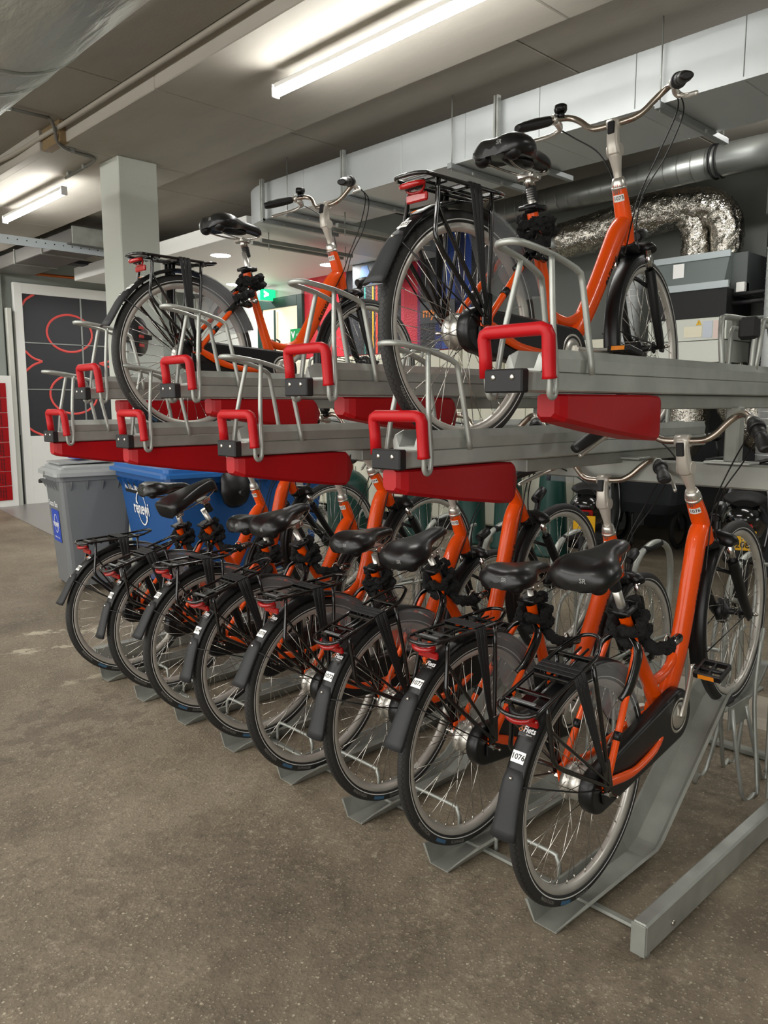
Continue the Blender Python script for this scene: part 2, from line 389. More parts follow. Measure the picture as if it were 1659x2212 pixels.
# mural wall: dark plaster with vertical stripes
def m_mural():
    k = NT('mural_stripes'); b = k.b; tc = k.n('ShaderNodeTexCoord'); sp = k.n('ShaderNodeSeparateXYZ'); k.l(tc.outputs['Object'], sp.inputs[0])
    f = k.n('ShaderNodeMapRange'); f.inputs[1].default_value = 5.9; f.inputs[2].default_value = 9.25; k.l(sp.outputs[1], f.inputs[0])
    st = [(0, '#17181C'), (.055, '#20449A'), (.085, '#1A2350'), (.13, '#2C4C9C'), (.19, '#1E2A66'), (.225, '#1B1B20'), (.30, '#6B1E52'), (.315, '#C8263C'), (.385, '#D83A50'), (.40, '#1B1B20'), (.425, '#E0632C'), (.445, '#1B1B20'), (.455, '#C9302A'), (.47, '#1B1B20'), (.53, '#D8402A'), (.54, '#1B1B20'), (.552, '#E0A818'), (.562, '#1B1B20'), (.60, '#2E8A80'), (.606, '#24252A'), (.70, '#24252A'), (.715, '#D22838')]
    r = k.ramp([(st[0][0], lin(st[0][1]))], f.outputs[0]); r.color_ramp.interpolation = 'CONSTANT'
    e = r.color_ramp.elements
    while len(e) > 1: e.remove(e[-1])
    for p, c in st[1:]: q = e.new(p); q.color = lin(c)
    e[0].position = 0; e[0].color = lin(st[0][1])
    k.l(r.outputs[0], b.inputs['Base Color']); b.inputs['Roughness'].default_value = .45
    n = k.n('ShaderNodeTexNoise', i_Scale=45.0, i_Detail=3.0); k.l(tc.outputs['Object'], n.inputs['Vector'])
    bp = k.n('ShaderNodeBump', i_Strength=.6, i_Distance=.02); k.l(n.outputs['Fac'], bp.inputs['Height']); k.l(bp.outputs[0], b.inputs['Normal'])
    return k.m
muralm = m_mural()
mu = MB().box(7.27, 7.42, 5.9, 9.22, 2.16, 3.6); mu_o = struct('wall_mural', mu, muralm)
struct('wall_mural_low', MB().box(7.28, 7.42, 5.9, 9.22, 0, 2.16), mat('mural_lower', '#8A1420', .6))
# diagonal black bars on the red part
for (y0, z0, y1, z1) in ((9.0, 2.9, 8.78, 2.2), (8.5, 3.15, 8.62, 2.5), (8.35, 2.5, 8.3, 2.16), (7.95, 3.2, 8.5, 2.65)):
    MB().sweep([(7.262, y0, z0), (7.262, y1, z1)], [(.03, .008)]*2, 4, up=(1, 0, 0), smooth=False).build('painted_bar', mat('paint_black', '#141416', .5), mu_o)

# green framed glass door front
gf = mat('door_green', '#1F3B33', .4); glass = NT('door_glass')
glass.b.inputs['Base Color'].default_value = lin('#F2E8CE'); glass.b.inputs['Roughness'].default_value = .3
dd = MB(); 
dd.box(7.22, 7.32, 10.22, 10.34, 0, 3.08, .006); dd.box(7.22, 7.32, 9.22, 9.34, 0, 3.08, .006); dd.box(7.22, 7.32, 9.34, 10.22, 2.93, 3.08, .006); dd.box(7.22, 7.32, 9.34, 10.22, 0, .12, .006)
door = struct('door_1', dd, gf)
MB().box(7.25, 7.27, 9.34, 10.22, .12, 2.93).build('door_pane', mat('door_glass_glow', '#E8DCC0', .25, emit=.28), door)  # pane emits by itself, standing in for the lit room behind it
MB().box(7.21, 7.225, 9.86, 9.90, 1.0, 2.9, .003).build('door_stile', gf, door)
text_on('door_lettering', '>>>', .2, lambda x, y: (7.244, 9.95-x, 2.42+y), ink, door, bold=.004)
wt = thing('first_aid_sign', 'small green sign with a white heart symbol beside the glass door', 'sign', (7.2, 9.38, 2.5))
MB().box(.0, .012, -.16, .10, -.09, .09, .002).build('sign_plate', mat('safety_green', '#128A4C', .4, emit=.15), wt)
text_on('sign_symbol', 'V', .13, lambda x, y: (-.002, .03-x, y), wtext, wt, bold=.006)
text_on('sign_text', 'AED', .05, lambda x, y: (-.002, -.09-x, y), wtext, wt)
ex = thing('exit_sign', 'lit green emergency exit sign above the glass door', 'sign', (7.0, 9.95, 3.03))
MB().box(0, .26, -.03, .03, 0, .18, .006).build('sign_housing', mat('sign_white', '#D8D8D8', .4), ex)
MB().box(-.006, .266, -.034, -.029, .01, .17).build('sign_face', mat('exit_green', '#10C070', .4, emit=1.1), ex)
MB().box(-.012, -.005, -.034, .034, .0, .18).build('sign_edge', mat('exit_green', '#10C070', .4, emit=1.1), ex)
text_on('running_figure', '>', .14, lambda x, y: (.10+x, -.0355, .09+y), mat('exit_white', '#FFFFFF', .4, emit=4), ex, bold=.01)

def hang_sign(px, py, pz, w, h, label):
    return thing('wall_sign', label, 'sign', (px, py, pz))
sg = hang_sign(7.15, 6.52, 2.46, .5, .3, 'small dark grey hanging sign with orange and white lettering before the striped wall')
MB().box(0, .02, -.28, .28, 0, .26, .004).build('sign_board', mat('sign_grey', '#3A3C40', .5), sg)
for yy in (-.2, .2): MB().cyl((.01, yy, .26), (.01, yy, .84), .003, 6).build('hanger_wire', steel, sg)
text_on('sign_lettering', 'my', .17, lambda x, y: (-.002, .235-x, .13+y), mat('sign_orange', '#F08A2A', .5), sg, bold=.003, align='LEFT')
text_on('sign_lettering', 'pup', .17, lambda x, y: (-.002, .03-x, .13+y), wtext, sg, bold=.003, align='LEFT')
sg2 = hang_sign(7.0, 7.42, 2.98, .5, .3, 'larger grey sign with a blue shape hanging near the office ceiling')
MB().box(0, .03, -.45, .45, 0, .30, .004).build('sign_board', mat('sign_grey2', '#54585A', .5), sg2)
MB().prism([(.33, .03), (.06, .03), (.16, .26), (.27, .26)], 'x', -.004, 0).build('blue_shape', mat('sign_blue', '#3E7FC8', .5), sg2)

# cream lockers along the back
for i in range(8):
    y1 = 9.1 - i*.62; y0 = y1-.60
    L = thing('locker', 'cream metal locker cabinet along the back wall, %s' % ('leftmost', 'second from the left', 'third from the left', 'fourth from the left', 'fourth from the right', 'third from the right', 'second from the right', 'rightmost')[i], 'locker', (7.0, y0, 0), 'cream lockers along the back wall')
    MB().box(0, .26, 0, .60, .12, 2.12, .004).build('carcass', creamm, L)
    MB().box(.03, .26, .005, .595, 0, .12).build('plinth', blk_m, L)
    for j in range(2):
        for kz in range(2):
            d = MB().box(-.016, -.001, .012+j*.295, .295+j*.295, .14+kz*.985, 1.105+kz*.985, .003).build('door', creamm, L)
            MB().box(-.024, -.016, .25+j*.295, .262+j*.295, .55+kz*.985, .68+kz*.985, .002).build('handle', galv, d)

# ------------------------------------------------ left wall: framed mural and red panel
fr = thing('framed_mural', 'tall white framed black mural with red circles on the far wall', 'mural', (5.3, 12.33, 0))
wf = MB(); wf.box(-1.0, -.88, -.03, .05, 0, 3.28, .004); wf.box(.78, .95, -.03, .05, 0, 3.28, .004); wf.box(-.88, .78, -.03, .05, 3.13, 3.28, .004); wf.box(-.88, .78, -.03, .05, 0, 1.03, .004)
wf.build('white_frame', white, fr)
for (x0, x1) in ((-.88, -.005), (.005, .78)):
    for (z0, z1) in ((1.03, 1.725), (1.735, 2.415), (2.425, 3.13)):
        MB().box(x0+.003, x1-.003, .0, .04, z0, z1, .002).build('mural_panel', mat('mural_black', '#2B2C30', .5), fr)
mj = mat('mural_joint', '#8F948F', .4, metal=.4)
jt = MB(); jt.box(-.012, .012, -.012, .0, 1.03, 3.13); jt.build('joint_strip', mj, fr)
for z in (1.73, 2.42): MB().box(-.88, .78, -.012, 0, z-.008, z+.008).build('joint_strip', mj, fr)
mr = mat('mural_red', '#E2504A', .5)
def ring(cx, cz, rx, rz, a0=0, a1=360, n=40):
    P = [(cx+rx*math.cos(R_(a0+(a1-a0)*i/n)), -.006, cz+rz*math.sin(R_(a0+(a1-a0)*i/n))) for i in range(n+1)]
    if a1-a0 >= 360: return MB().sweep(P[:-1], [(.016, .004)]*n, 4, closed=True, up=(0, 1, 0), smooth=False)
    return MB().sweep(P, [(.016, .004)]*(n+1), 4, up=(0, 1, 0), smooth=False)
ring(-.19, 2.59, .35, .28).build('red_circle', mr, fr); ring(-.17, 1.66, .37, .30).build('red_circle', mr, fr)
def mural_line(P):
    P = [(x, -.006, z) for x, z in P]; return MB().sweep(P, [(.016, .004)]*len(P), 4, up=(0, 1, 0), smooth=False, sub=4)
for P in ([(-.88, 2.30), (-.77, 2.20), (-.63, 2.15)], [(-.63, 2.15), (-.77, 2.09), (-.88, 2.0)], [(.78, 2.36), (.52, 2.22), (.26, 2.15)], [(.26, 2.15), (.52, 2.06), (.78, 1.92)],
          [(-.88, 2.96), (-.82, 3.05), (-.70, 3.13)], [(.50, 3.13), (.64, 3.04), (.78, 2.93)], [(-.88, 1.15), (-.80, 1.09), (-.66, 1.03)]):
    mural_line(P).build('red_arc', mr, fr)

rp = thing('red_panel', 'red perforated panel in a white frame at the far left', 'panel', (3.6, 12.2, 0))
MB().box(-.6, .56, 0, .1, 0, 1.92, .006).build('white_frame', white, rp)
for i in range(8):
    z0 = .10+i*.215
    t = MB().box(-.55, .47, -.016, 0, z0, z0+.208, .004).build('red_tile', redd, rp)
    hb = MB()
    for q in range(9):
        for s_ in range(9):
            if s_ >= 8-q: hb.box(.08+s_*.036, .10+s_*.036, -.0185, -.016, z0+.012+q*.02, z0+.022+q*.02)
    hb.build('perforation', ink, t, kind='stuff')
struct('trim_1', MB().box(4.17, 4.24, 12.25, 12.36, 0, 2.9, .006), mat('post_cream', '#C9CAC0', .5))

# copper pipe and ducts at the far upper left
cp = MB().sweep([(3.0, 12.2, 3.40), (5.0, 12.22, 3.42), (7.2, 12.24, 3.45)], .022, 10).build('copper_pipe', mat('copper', '#B5602F', .3, metal=.8)); tag(cp, 'thin copper pipe running above the framed mural', 'pipe')
dl = thing('far_duct', 'flat grey sheet metal duct under the slab left of the column', 'duct', (4.0, 9.4, 3.38))
fdm = mat('far_duct_metal', '#6E6C68', .45, metal=.5)
MB().box(0, .55, 0, 2.9, 0, .17, .008).build('duct_body', fdm, dl); MB().box(.55, .88, 0.0, .6, -.02, .15, .008).build('duct_branch', fdm, dl)
for y in (.0, .95, 1.9): MB().box(-.015, .565, y-.012, y+.012, -.015, .185, .003).build('flange', galv_d, dl)
dk = thing('dark_cable_tray', 'dark flat cable tray beyond the column at left', 'cable tray', (4.75, 11.2, 3.44))
MB().box(-.05, .9, -.1, .1, 0, .05, .004).build('tray_body', mat('dark_grey', '#2A2B2D', .6), dk)

# perforated strut beam running across at left
sb = thing('strut_rail', 'perforated galvanised rail crossing under the slab left of the column', 'rail', (3.0, 9.6, 3.30))
MB().box(-1.4, 2.2, -.004, .004, 0, .10, .001).build('web', mat('galv_light', '#B9C2C6', .4, metal=.4), sb)
MB().box(-1.4, 2.2, 0, .05, .096, .10).build('flange', galv, sb)
hb = MB()
for i in range(34): hb.cyl((-1.35+i*.105, -.006, .06), (-1.35+i*.105, -.004, .06), .008, 8)
hb.build('hole', ink, sb, kind='stuff')

# ------------------------------------------------ lamps on the flat beam
tube_m = mat('tube_light', (1, .985, .96, 1), .5, emit=TUBE_EMIT)
def tube_lamp(x, y0, y1, z, label):
    t = thing('tube_light', label, 'ceiling light', (x, y0, z))
    L = y1-y0
    MB().box(-.026, .026, .01, L-.01, .014, .05, .006).build('batten', white, t)
    MB().sweep([(0, .0, 0), (0, L, 0)], [.027]*2, 16).build('light_tube', tube_m, t)
    for y in (-.012, L-.004): MB().box(-.029, .029, y, y+.016, -.029, .05, .004).build('end_piece', mat('lamp_end', '#D5D5D5', .5), t)
    return t
tube_lamp(3.15, 2.30, 4.25, 3.42, 'long bright tube light above the bicycle rack')
tube_lamp(3.11, 7.46, 9.0, 3.42, 'bright tube light at the left edge, left of the column')
tube_lamp(3.15, -2.0, -.5, 3.42, 'tube light on the beam behind the right edge of the view')
tube_lamp(3.11, 11.0, 12.3, 3.42, 'tube light at the far end of the beam')
for (lx, ly) in ((-.7, .2), (-.6, 2.4), (-.6, 4.6), (-.5, 7.0), (-2.6, 1.4), (-2.6, 4.6), (5.9, -1.2), (6.1, 1.4)):  # unseen lamps added to brighten the floor, ceiling and back of the room
    tube_lamp(lx, ly, ly+1.5, 3.6, 'unseen tube light added to fill in the room light')['group'] = 'unseen tube lights added as fill'

# conduit along the beam edge and the smaller cable pipe
cd = MB().sweep([(2.70, -3.4, 3.66), (2.70, 3.5, 3.66), (2.695, 6.4, 3.655), (2.66, 7.4, 3.64), (2.6, 8.4, 3.66), (2.4, 12.3, 3.66)], .019, 10).build('conduit_pipe', mat('conduit', '#A39D90', .6)); tag(cd, 'thick painted conduit along the left edge of the flat ceiling beam', 'pipe')
c2 = MB().sweep([(0.9, 6.45, 3.69), (2.45, 6.45, 3.69), (2.60, 6.45, 3.69), (2.66, 6.5, 3.64), (2.70, 6.55, 3.56), (2.80, 6.62, 3.54), (2.95, 6.66, 3.54), (3.08, 6.72, 3.54), (3.11, 7.0, 3.54), (3.11, 7.4, 3.53)], .013, 8, sub=3).build('cable_pipe', mat('conduit_dark', '#77766F', .5, metal=.3)); tag(c2, 'thin grey conduit bending over the beam edge to the left lamp', 'pipe')
cl = MB()
for (x, y, z) in ((2.3, 6.45, 3.69), (2.85, 6.64, 3.545), (3.11, 7.0, 3.545), (3.1, 7.3, 3.545), (3.0, 6.69, 3.545)): cl.box(x-.02, x+.02, y-.02, y+.02, z-.016, z+.02, .003)
cl.build('pipe_clip', galv, c2, kind='stuff')

# big insulated duct at upper left, close to the camera
def m_bigduct():
    k = NT('big_duct_steel'); b = k.b; b.inputs['Base Color'].default_value = lin('#AEB3AC'); b.inputs['Metallic'].default_value = .55; b.inputs['Roughness'].default_value = .38
    tc = k.n('ShaderNodeTexCoord'); n = k.n('ShaderNodeTexNoise', i_Scale=3.0, i_Detail=5.0); mp = k.n('ShaderNodeMapping'); mp.inputs['Scale'].default_value = (3, .8, 3)
    k.l(tc.outputs['Object'], mp.inputs[0]); k.l(mp.outputs[0], n.inputs['Vector'])
    bp = k.n('ShaderNodeBump', i_Strength=.5, i_Distance=.05); k.l(n.outputs['Fac'], bp.inputs['Height']); k.l(bp.outputs[0], b.inputs['Normal'])
    return k.m
def round_duct(name, label, cx, cz, r, y0, y1, seams, m, parts='duct_section'):
    t = thing(name, label, 'duct', (cx, y0, cz))
    ys = [0]+[s-y0 for s in seams]+[y1-y0]
    for i in range(len(ys)-1):
        MB().sweep([(0, ys[i]+.002, 0), (0, ys[i]+.03, 0), (0, ys[i+1]-.03, 0), (0, ys[i+1]-.002, 0)], [r-.004, r, r, r-.004], 48, up=(0, 0, 1)).build(parts, m, t)
        if i: MB().sweep([(0, ys[i]-.012, 0), (0, ys[i]+.012, 0)], [r+.004]*2, 48, up=(0, 0, 1)).build('seam_band', m, t)
    return t
round_duct('round_duct', 'big round silver duct at the upper left corner', 1.065, 3.05, .40, -2.0, 12.2, (.2, 1.2, 2.2, 3.08, 3.34, 4.6, 6.0, 8.0, 10.0), m_bigduct())

# rectangular air duct with rounded end, along the rack
DZ0, DZ1, DX0, DX1 = 3.25, 3.58, 4.62, 5.36
du = thing('air_duct', 'wide rectangular sheet metal duct with rounded left end under the slab', 'duct', (0, 0, 0))
ysec = [-3.4, -1.2, 0, 1.25, 1.95, 2.6, 3.3, 3.95, 4.6, 5.25, 5.85, 6.45]
for i in range(len(ysec)-1):
    MB().box(DX0, DX1, ysec[i]+.0015, ysec[i+1]-.0015, DZ0, DZ1, .0025).build('duct_section', ductm, du)
cr = .72
outer = [(DX0+cr-cr*math.cos(R_(a)), 6.45+cr*math.sin(R_(a))) for a in range(0, 91, 6)]
poly = outer+[(7.3, 6.45+cr), (7.3, 6.46), (DX0, 6.4515)]
poly = [(DX0, 6.4515)]+[(x, y) for x, y in outer[1:]]+[(7.26, 6.45+cr), (7.26, 6.4515)]
MB().prism(poly, 'z', DZ0, DZ1).build('duct_elbow', ductm, du)
MB().box(DX0-.003, DX0+.02, -3.4, 6.45, DZ0-.004, DZ0+.012).build('edge_flange', ductm, du)
HL = ('rightmost, channel upright', 'second from the right, threaded rod', 'third from the right', 'fourth, middle one', 'third from the left', 'second from the left', 'leftmost, by the rounded end')
for hi_, (y, long_) in enumerate(((1.72, 0), (2.42, 1), (3.62, 0), (4.05, 1), (5.25, 0), (6.05, 1), (6.42, 0))):
    h = thing('duct_hanger', 'galvanised trapeze rail carrying the wide duct, %s' % HL[hi_], 'hanger', (DX0-.06, y, DZ0), 'duct hangers under the wide duct')
    Lx = .95
    MB().box(0, Lx, -.02, .02, -.045, -.006, .003).build('strut_channel', mat('strut_steel', '#8E9292', .5, metal=.3), h)
    if long_:
        for x in (.03, Lx-.04): MB().cyl((x, 0, -.06), (x, 0, ZU-DZ0), .005, 6).build('threaded_rod', galv, h)
    else:
        for dy in (-.02, 0.005): MB().box(-.005, .03, dy, dy+.015, -.03, DZ1-DZ0+.02, .002).build('upright_channel', galv, h)
    for x in (.25, .6): MB().box(x-.01, x+.01, -.03, -.02, -.05, -.03).build('clip', galv, h)
# second pair of strut rails lower, at the left of the duct elbow
for (y, z) in ((5.7, 3.10), (6.9, 3.14)):
    h = thing('strut_pair', 'pair of galvanised strut rails hung below the duct elbow, %s one' % ('nearer' if y < 6 else 'farther'), 'hanger', (4.9, y, z))
    for d in (0, .16): MB().box(0, 1.25, d, d+.04, 0, .04, .003).build('strut_channel', galv_d, h)
    for x in (.1, 1.15): MB().cyl((x, .02, -.06), (x, .02, DZ0-z), .005, 6).build('threaded_rod', galv, h)

# spiral duct high along the back wall with an elbow
def spiral(name, label, path, r, pitch, m=ductd, n=28):
    t = thing(name, label, 'duct', (0, 0, 0))
    P = [Vector(p) for p in path]
    MB().sweep(P, [r]*len(P), n, sub=1).build('duct_body', m, t)
    L = 0; rb = MB()
    for a, b in zip(P, P[1:]):
        d = (b-a); ln = d.length; u = d.normalized(); s_ = 0
        while s_ < ln:
            c = a+u*s_; e = c+u*.006; rb.sweep([c, e], [r+.003]*2, n, caps=False); s_ += pitch
    rb.build('spiral_seam', m, t, kind='stuff')
    return t
sp1 = spiral('spiral_duct', 'long spiral duct high along the dark back wall', [(6.72, 5.35, 3.44), (6.72, 3.0, 3.47)], .125, .12)
eb = MB().sweep([(6.72, 3.0, 3.47), (6.72, 2.85, 3.47), (6.70, 2.62, 3.46), (6.62, 2.45, 3.42), (6.5, 2.36, 3.30), (6.42, 2.34, 3.1), (6.42, 2.34, 2.9)], [.13]*7, 28, sub=4).build('duct_elbow', ductd, sp1)
for y in (2.98, 3.03): MB().sweep([(6.72, y-.006, 3.47), (6.72, y+.006, 3.47)], [.142]*2, 28).build('clamp_band', blk_m, sp1)
spiral('spiral_duct', 'lower spiral duct ending in silver foil insulation at the back', [(6.9, 5.1, 3.05), (6.9, 4.55, 3.09)], .15, .07)
spiral('spiral_duct', 'vertical spiral duct behind the upper bicycle front wheel', [(7.1, 3.95, 1.0), (7.1, 3.95, 2.9)], .10, .06, mat('spiral_light', '#C5C8C8', .45, metal=.35))
spiral('spiral_duct', 'vertical spiral duct at the far right edge', [(6.9, 2.52, 1.0), (6.9, 2.52, 2.75)], .11, .06, mat('spiral_light', '#C5C8C8', .45, metal=.35))

from mathutils import noise as mnoise
def crumple(mb, amp, f, seed=0):
    c = []
    for p in mb.v:
        q = Vector(p)*f+Vector((seed, seed, 0)); d = mnoise.noise_vector(q)*amp + mnoise.noise_vector(q*2.7)*amp*.5
        c.append(tuple(Vector(p)+d))
    mb.v = c; return mb
def lumpy(path, r, seed, amp=.12, n=24, sub=6):
    rr = random.Random(seed); mb = MB(); mb.sweep(path, [r]*len(path), n, sub=sub)
    cen = mb.v[:]
    return mb
fd = thing('foil_duct', 'silver foil insulated flexible duct bending down into the ventilation unit', 'duct', (0, 0, 0))
P1 = [(6.9, 4.62, 3.09), (6.95, 4.2, 3.14), (6.98, 3.85, 3.20), (7.0, 3.55, 3.24), (7.02, 3.36, 3.15), (7.02, 3.30, 2.95), (7.02, 3.30, 2.72)]
P2 = [(6.98, 3.8, 3.16), (7.0, 3.45, 3.22), (7.02, 3.18, 3.18), (7.02, 3.04, 3.02), (7.02, 3.03, 2.74)]
crumple(MB().sweep(P1, [.17, .18, .18, .17, .15, .125, .115], 72, sub=16), .014, 18).build('foil_sleeve', foil, fd)
crumple(MB().sweep(P2, [.15, .17, .16, .14, .12], 72, sub=18), .014, 18, 3).build('foil_sleeve', foil, fd)
fd2 = thing('foil_duct', 'silver foil insulated ducts hanging below the ventilation unit', 'duct', (0, 0, 0))
MB().sweep([(7.05, 3.35, 1.75), (7.05, 3.3, 1.45), (7.0, 3.3, 1.2), (6.9, 3.4, 1.0)], [.2, .19, .17, .16], 60, sub=14).build('foil_sleeve', foil, fd2)
MB().sweep([(7.05, 2.95, 1.75), (7.0, 2.8, 1.45), (7.0, 2.6, 1.25), (7.0, 2.3, 1.15), (7.0, 1.9, 1.2)], [.2, .2, .19, .17, .16], 60, sub=14).build('foil_sleeve', foil, fd2)

# ventilation unit
hv = thing('ventilation_unit', 'wall mounted ventilation unit in grey, black and pale metal', 'machine', (0, 0, 0))
hx = 6.78
MB().box(6.92, 7.36, 2.80, 3.59, 2.40, 2.752, .004).build('rear_casing', mat('hv_dark', '#4E5352', .5), hv)
hg = MB(); hg.prism([(hx+.10, 2.76), (hx, 2.50), (7.3, 2.50), (7.3, 2.762)], 'y', 2.93, 3.60); hg.build('upper_casing', mat('hv_grey', '#6C7472', .45), hv)
MB().box(hx+.075, hx+.095, 2.92, 3.61, 2.72, 2.775, .002).build('trim_band', mat('hv_light', '#AEB8BA', .4, metal=.3), hv)
MB().box(hx-.01, hx+.02, 2.89, 3.61, 2.455, 2.515, .002).build('trim_band', mat('hv_light', '#AEB8BA', .4, metal=.3), hv)
MB().box(hx, 7.3, 2.90, 3.60, 2.22, 2.455, .003).build('black_panel', blk_m, hv)
MB().box(hx+.005, 7.3, 2.89, 3.60, 2.03, 2.22, .003).build('pale_casing', mat('hv_cream', '#C9CCC2', .4, metal=.2), hv)
MB().box(hx, 7.3, 2.90, 3.60, 1.84, 2.025, .003).build('pale_casing', mat('hv_cream', '#C9CCC2', .4, metal=.2), hv)
MB().box(hx-.002, 7.25, 2.92, 3.62, 1.60, 1.835, .01).build('foil_skirt', foil, hv)
MB().box(hx-.0, hx+.006, 3.30, 3.40, 2.58, 2.70, .001, Matrix.Translation((.03, 0, 0))).build('paper_label', white_s, hv)
lb = MB().box(hx+.001, hx+.005, 3.10, 3.26, 2.06, 2.15); lb.build('paper_label', mat('label_cream', '#E8E2C8', .5), hv)
MB().box(hx+.001, hx+.005, 3.01, 3.09, 2.05, 2.19).build('paper_label', mat('label_bluish', '#C4CCD6', .5), hv)
MB().box(hx+.001, hx+.005, 2.92, 3.0, 2.04, 2.19).build('paper_label', mat('label_pink', '#DDC8C0', .5), hv)
MB().prism([(3.105, 2.16), (3.155, 2.16), (3.13, 2.205)], 'x', hx-.002, hx+.005).build('warning_triangle', mat('warn_yellow', '#E8B81C', .5), hv)
text_on('warning_mark', '!', .035, lambda x, y: (hx-.003, 3.13-x, 2.176+y), ink, hv)
for z in (2.33, 2.40): MB().sweep([(6.9, 2.90, z), (6.9, 2.6, z+.01)], .018, 10).build('refrigerant_pipe', blk_m, hv)
MB().sweep([(6.9, 2.90, 2.2), (6.9, 2.62, 2.2)], .014, 10).build('drain_pipe', grey_p, hv)
MB().box(6.88, 6.98, 2.80, 2.87, 2.42, 2.50, .004).build('socket', white, hv)
for (y, r, pn) in ((2.66, .014, 'right one'), (2.70, .014, 'middle one'), (2.745, .014, 'left one')):
    o = MB().cyl((7.2, y, .6), (7.2, y, 3.5), r, 8).build('riser_pipe', blk_m); tag(o, 'dark riser pipe standing right of the ventilation unit, %s of three' % pn, 'pipe', 'dark riser pipes by the ventilation unit')
struct('trim_2', MB().box(7.0, 7.4, 2.2, 2.62, 0, 3.7), walld)

# round sign on the column
rs = thing('round_sign', 'round black sign with red marks sticking out beside the column', 'sign', (3.12, 6.15, 2.04))
MB().lathe([(0, -.02), (.15, -.02), (.16, 0), (.15, .02), (0, .02)], 28, Matrix.Rotation(R_(40), 4, 'Z')).build('sign_disc', mat('disc_dark', '#242426', .5), rs)
for z in (.07, 0, -.07): MB().box(-.05, .03, -.034, -.022, z-.012, z+.012, .001, Matrix.Rotation(R_(40), 4, 'Z')).build('red_mark', mr, rs)
MB().box(0, .12, .0, .40, -.02, .02, .003, Matrix.Rotation(0, 4, 'Z')).build('bracket', blk_m, rs)


# ================================================================== THE RACK
Y0, SP = 1.17, .406
def rowY(i): return Y0+SP*i
BX = 2.80                                             # plane of the main frame
rk = thing('bicycle_rack', 'galvanised two tier bicycle rack frame with floor rails under the orange bicycles', 'bicycle rack', (0, 0, 0))
def tube_box(x0, x1, y0, y1, z0, z1): return MB().box(x0, x1, y0, y1, z0, z1, .006)
tube_box(BX-.03, BX+.03, .80, 4.35, 1.185, 1.27).build('cross_beam', galv_d, rk)
for y in (.925, 4.3):
    if y < 1: tube_box(BX-.03, BX+.03, y-.03, y+.03, .1, 1.185).build('upright', galv_d, rk)
    else:
        MB().sweep([(3.30, y, 1.16), (3.42, y, .10)], [(.03, .03)]*2, 4, up=(0, 1, 0), smooth=False).build('upright', galv_d, rk)
        tube_box(BX-.03, 3.33, y-.03, y+.03, 1.13, 1.185).build('top_rail', galv_d, rk)
    ft = tube_box(1.83, 3.6, y-.022, y+.022, .012, .105).build('foot_beam', galv, rk)
    MB().box(1.826, 1.831, y-.021, y+.021, .014, .103, .001).build('end_plate', galv_d, ft)
    MB().lathe([(0, -.001), (.0085, -.001)], 14, Matrix.Translation((1.92, y+.004, .1055)) @ Matrix.Rotation(PI/2, 4, 'X')).build('bolt_hole', ink, ft)
    MB().cyl((1.86, y, 0), (1.86, y, .014), .018, 14).build('levelling_foot', galv_d, ft)
    MB().cyl((1.98, y-.022, .045), (1.98, y-.028, .045), .008, 10).build('bolt', steel, ft)
for i in range(0, 8):
    y = rowY(i); top = 1.498 if i % 2 == 0 else 1.29
    if i % 2 == 0:
        tube_box(BX-.025, BX+.025, y-.05, y+.0, 1.275, 1.47).build('post', galv_d, rk)
    MB().box(BX-.045, BX+.045, y-.10, y+.06, 1.27, 1.279, .002).build('base_plate', galv, rk)
# floor cross angles and small spacer hoops
tube_box(1.925, 1.955, .95, 4.28, .003, .014).build('floor_angle', galv_d, rk)
tube_box(3.3, 3.34, .95, 4.28, .003, .03).build('floor_angle', galv_d, rk)
for i in range(7):
    y = rowY(i)+.09
    MB().sweep([(1.96, y, .01), (1.96, y, .06), (1.962, y+.012, .085), (1.965, y+.03, .092), (1.965, y+.21, .092), (1.963, y+.235, .085), (1.96, y+.245, .06), (1.96, y+.245, .01)], .007, 8, sub=3).build('spacer_hoop', galv, rk)
def channel(pts, y, w=.034, wt=.062, h=.045, th=.003):
    """V shaped wheel channel along (x,z) points"""
    pr = [(-wt, h), (-w, .0), (w, .0), (wt, h), (wt+.010, h-.002), (w+.004, -th), (-w-.004, -th), (-wt-.010, h-.002)]
    vs = []; n = len(pr)
    for i, (x, z) in enumerate(pts):
        a = pts[max(i-1, 0)]; b = pts[min(i+1, len(pts)-1)]; t = Vector((b[0]-a[0], b[1]-a[1])).normalized(); nx, nz = -t.y, t.x
        for (py, ph) in pr:
            k = {0: (1.25 if py > 0 else .12), 1: (1.1 if py > 0 else .55)}.get(i, 1.0) if ph > .01 else 1.0
            wy = py if ph <= .01 or py > 0 or i > 1 else -w+(py+w)*k
            vs.append((x+nx*ph*k, y+wy, z+nz*ph*k))
    fs = [(i*n+k, i*n+(k+1) % n, (i+1)*n+(k+1) % n, (i+1)*n+k) for i in range(len(pts)-1) for k in range(n)]
    mb = MB(); mb.add(vs, fs); mb.add(vs[:n], [tuple(range(n))]); mb.add(vs[-n:], [tuple(range(n))]); return mb
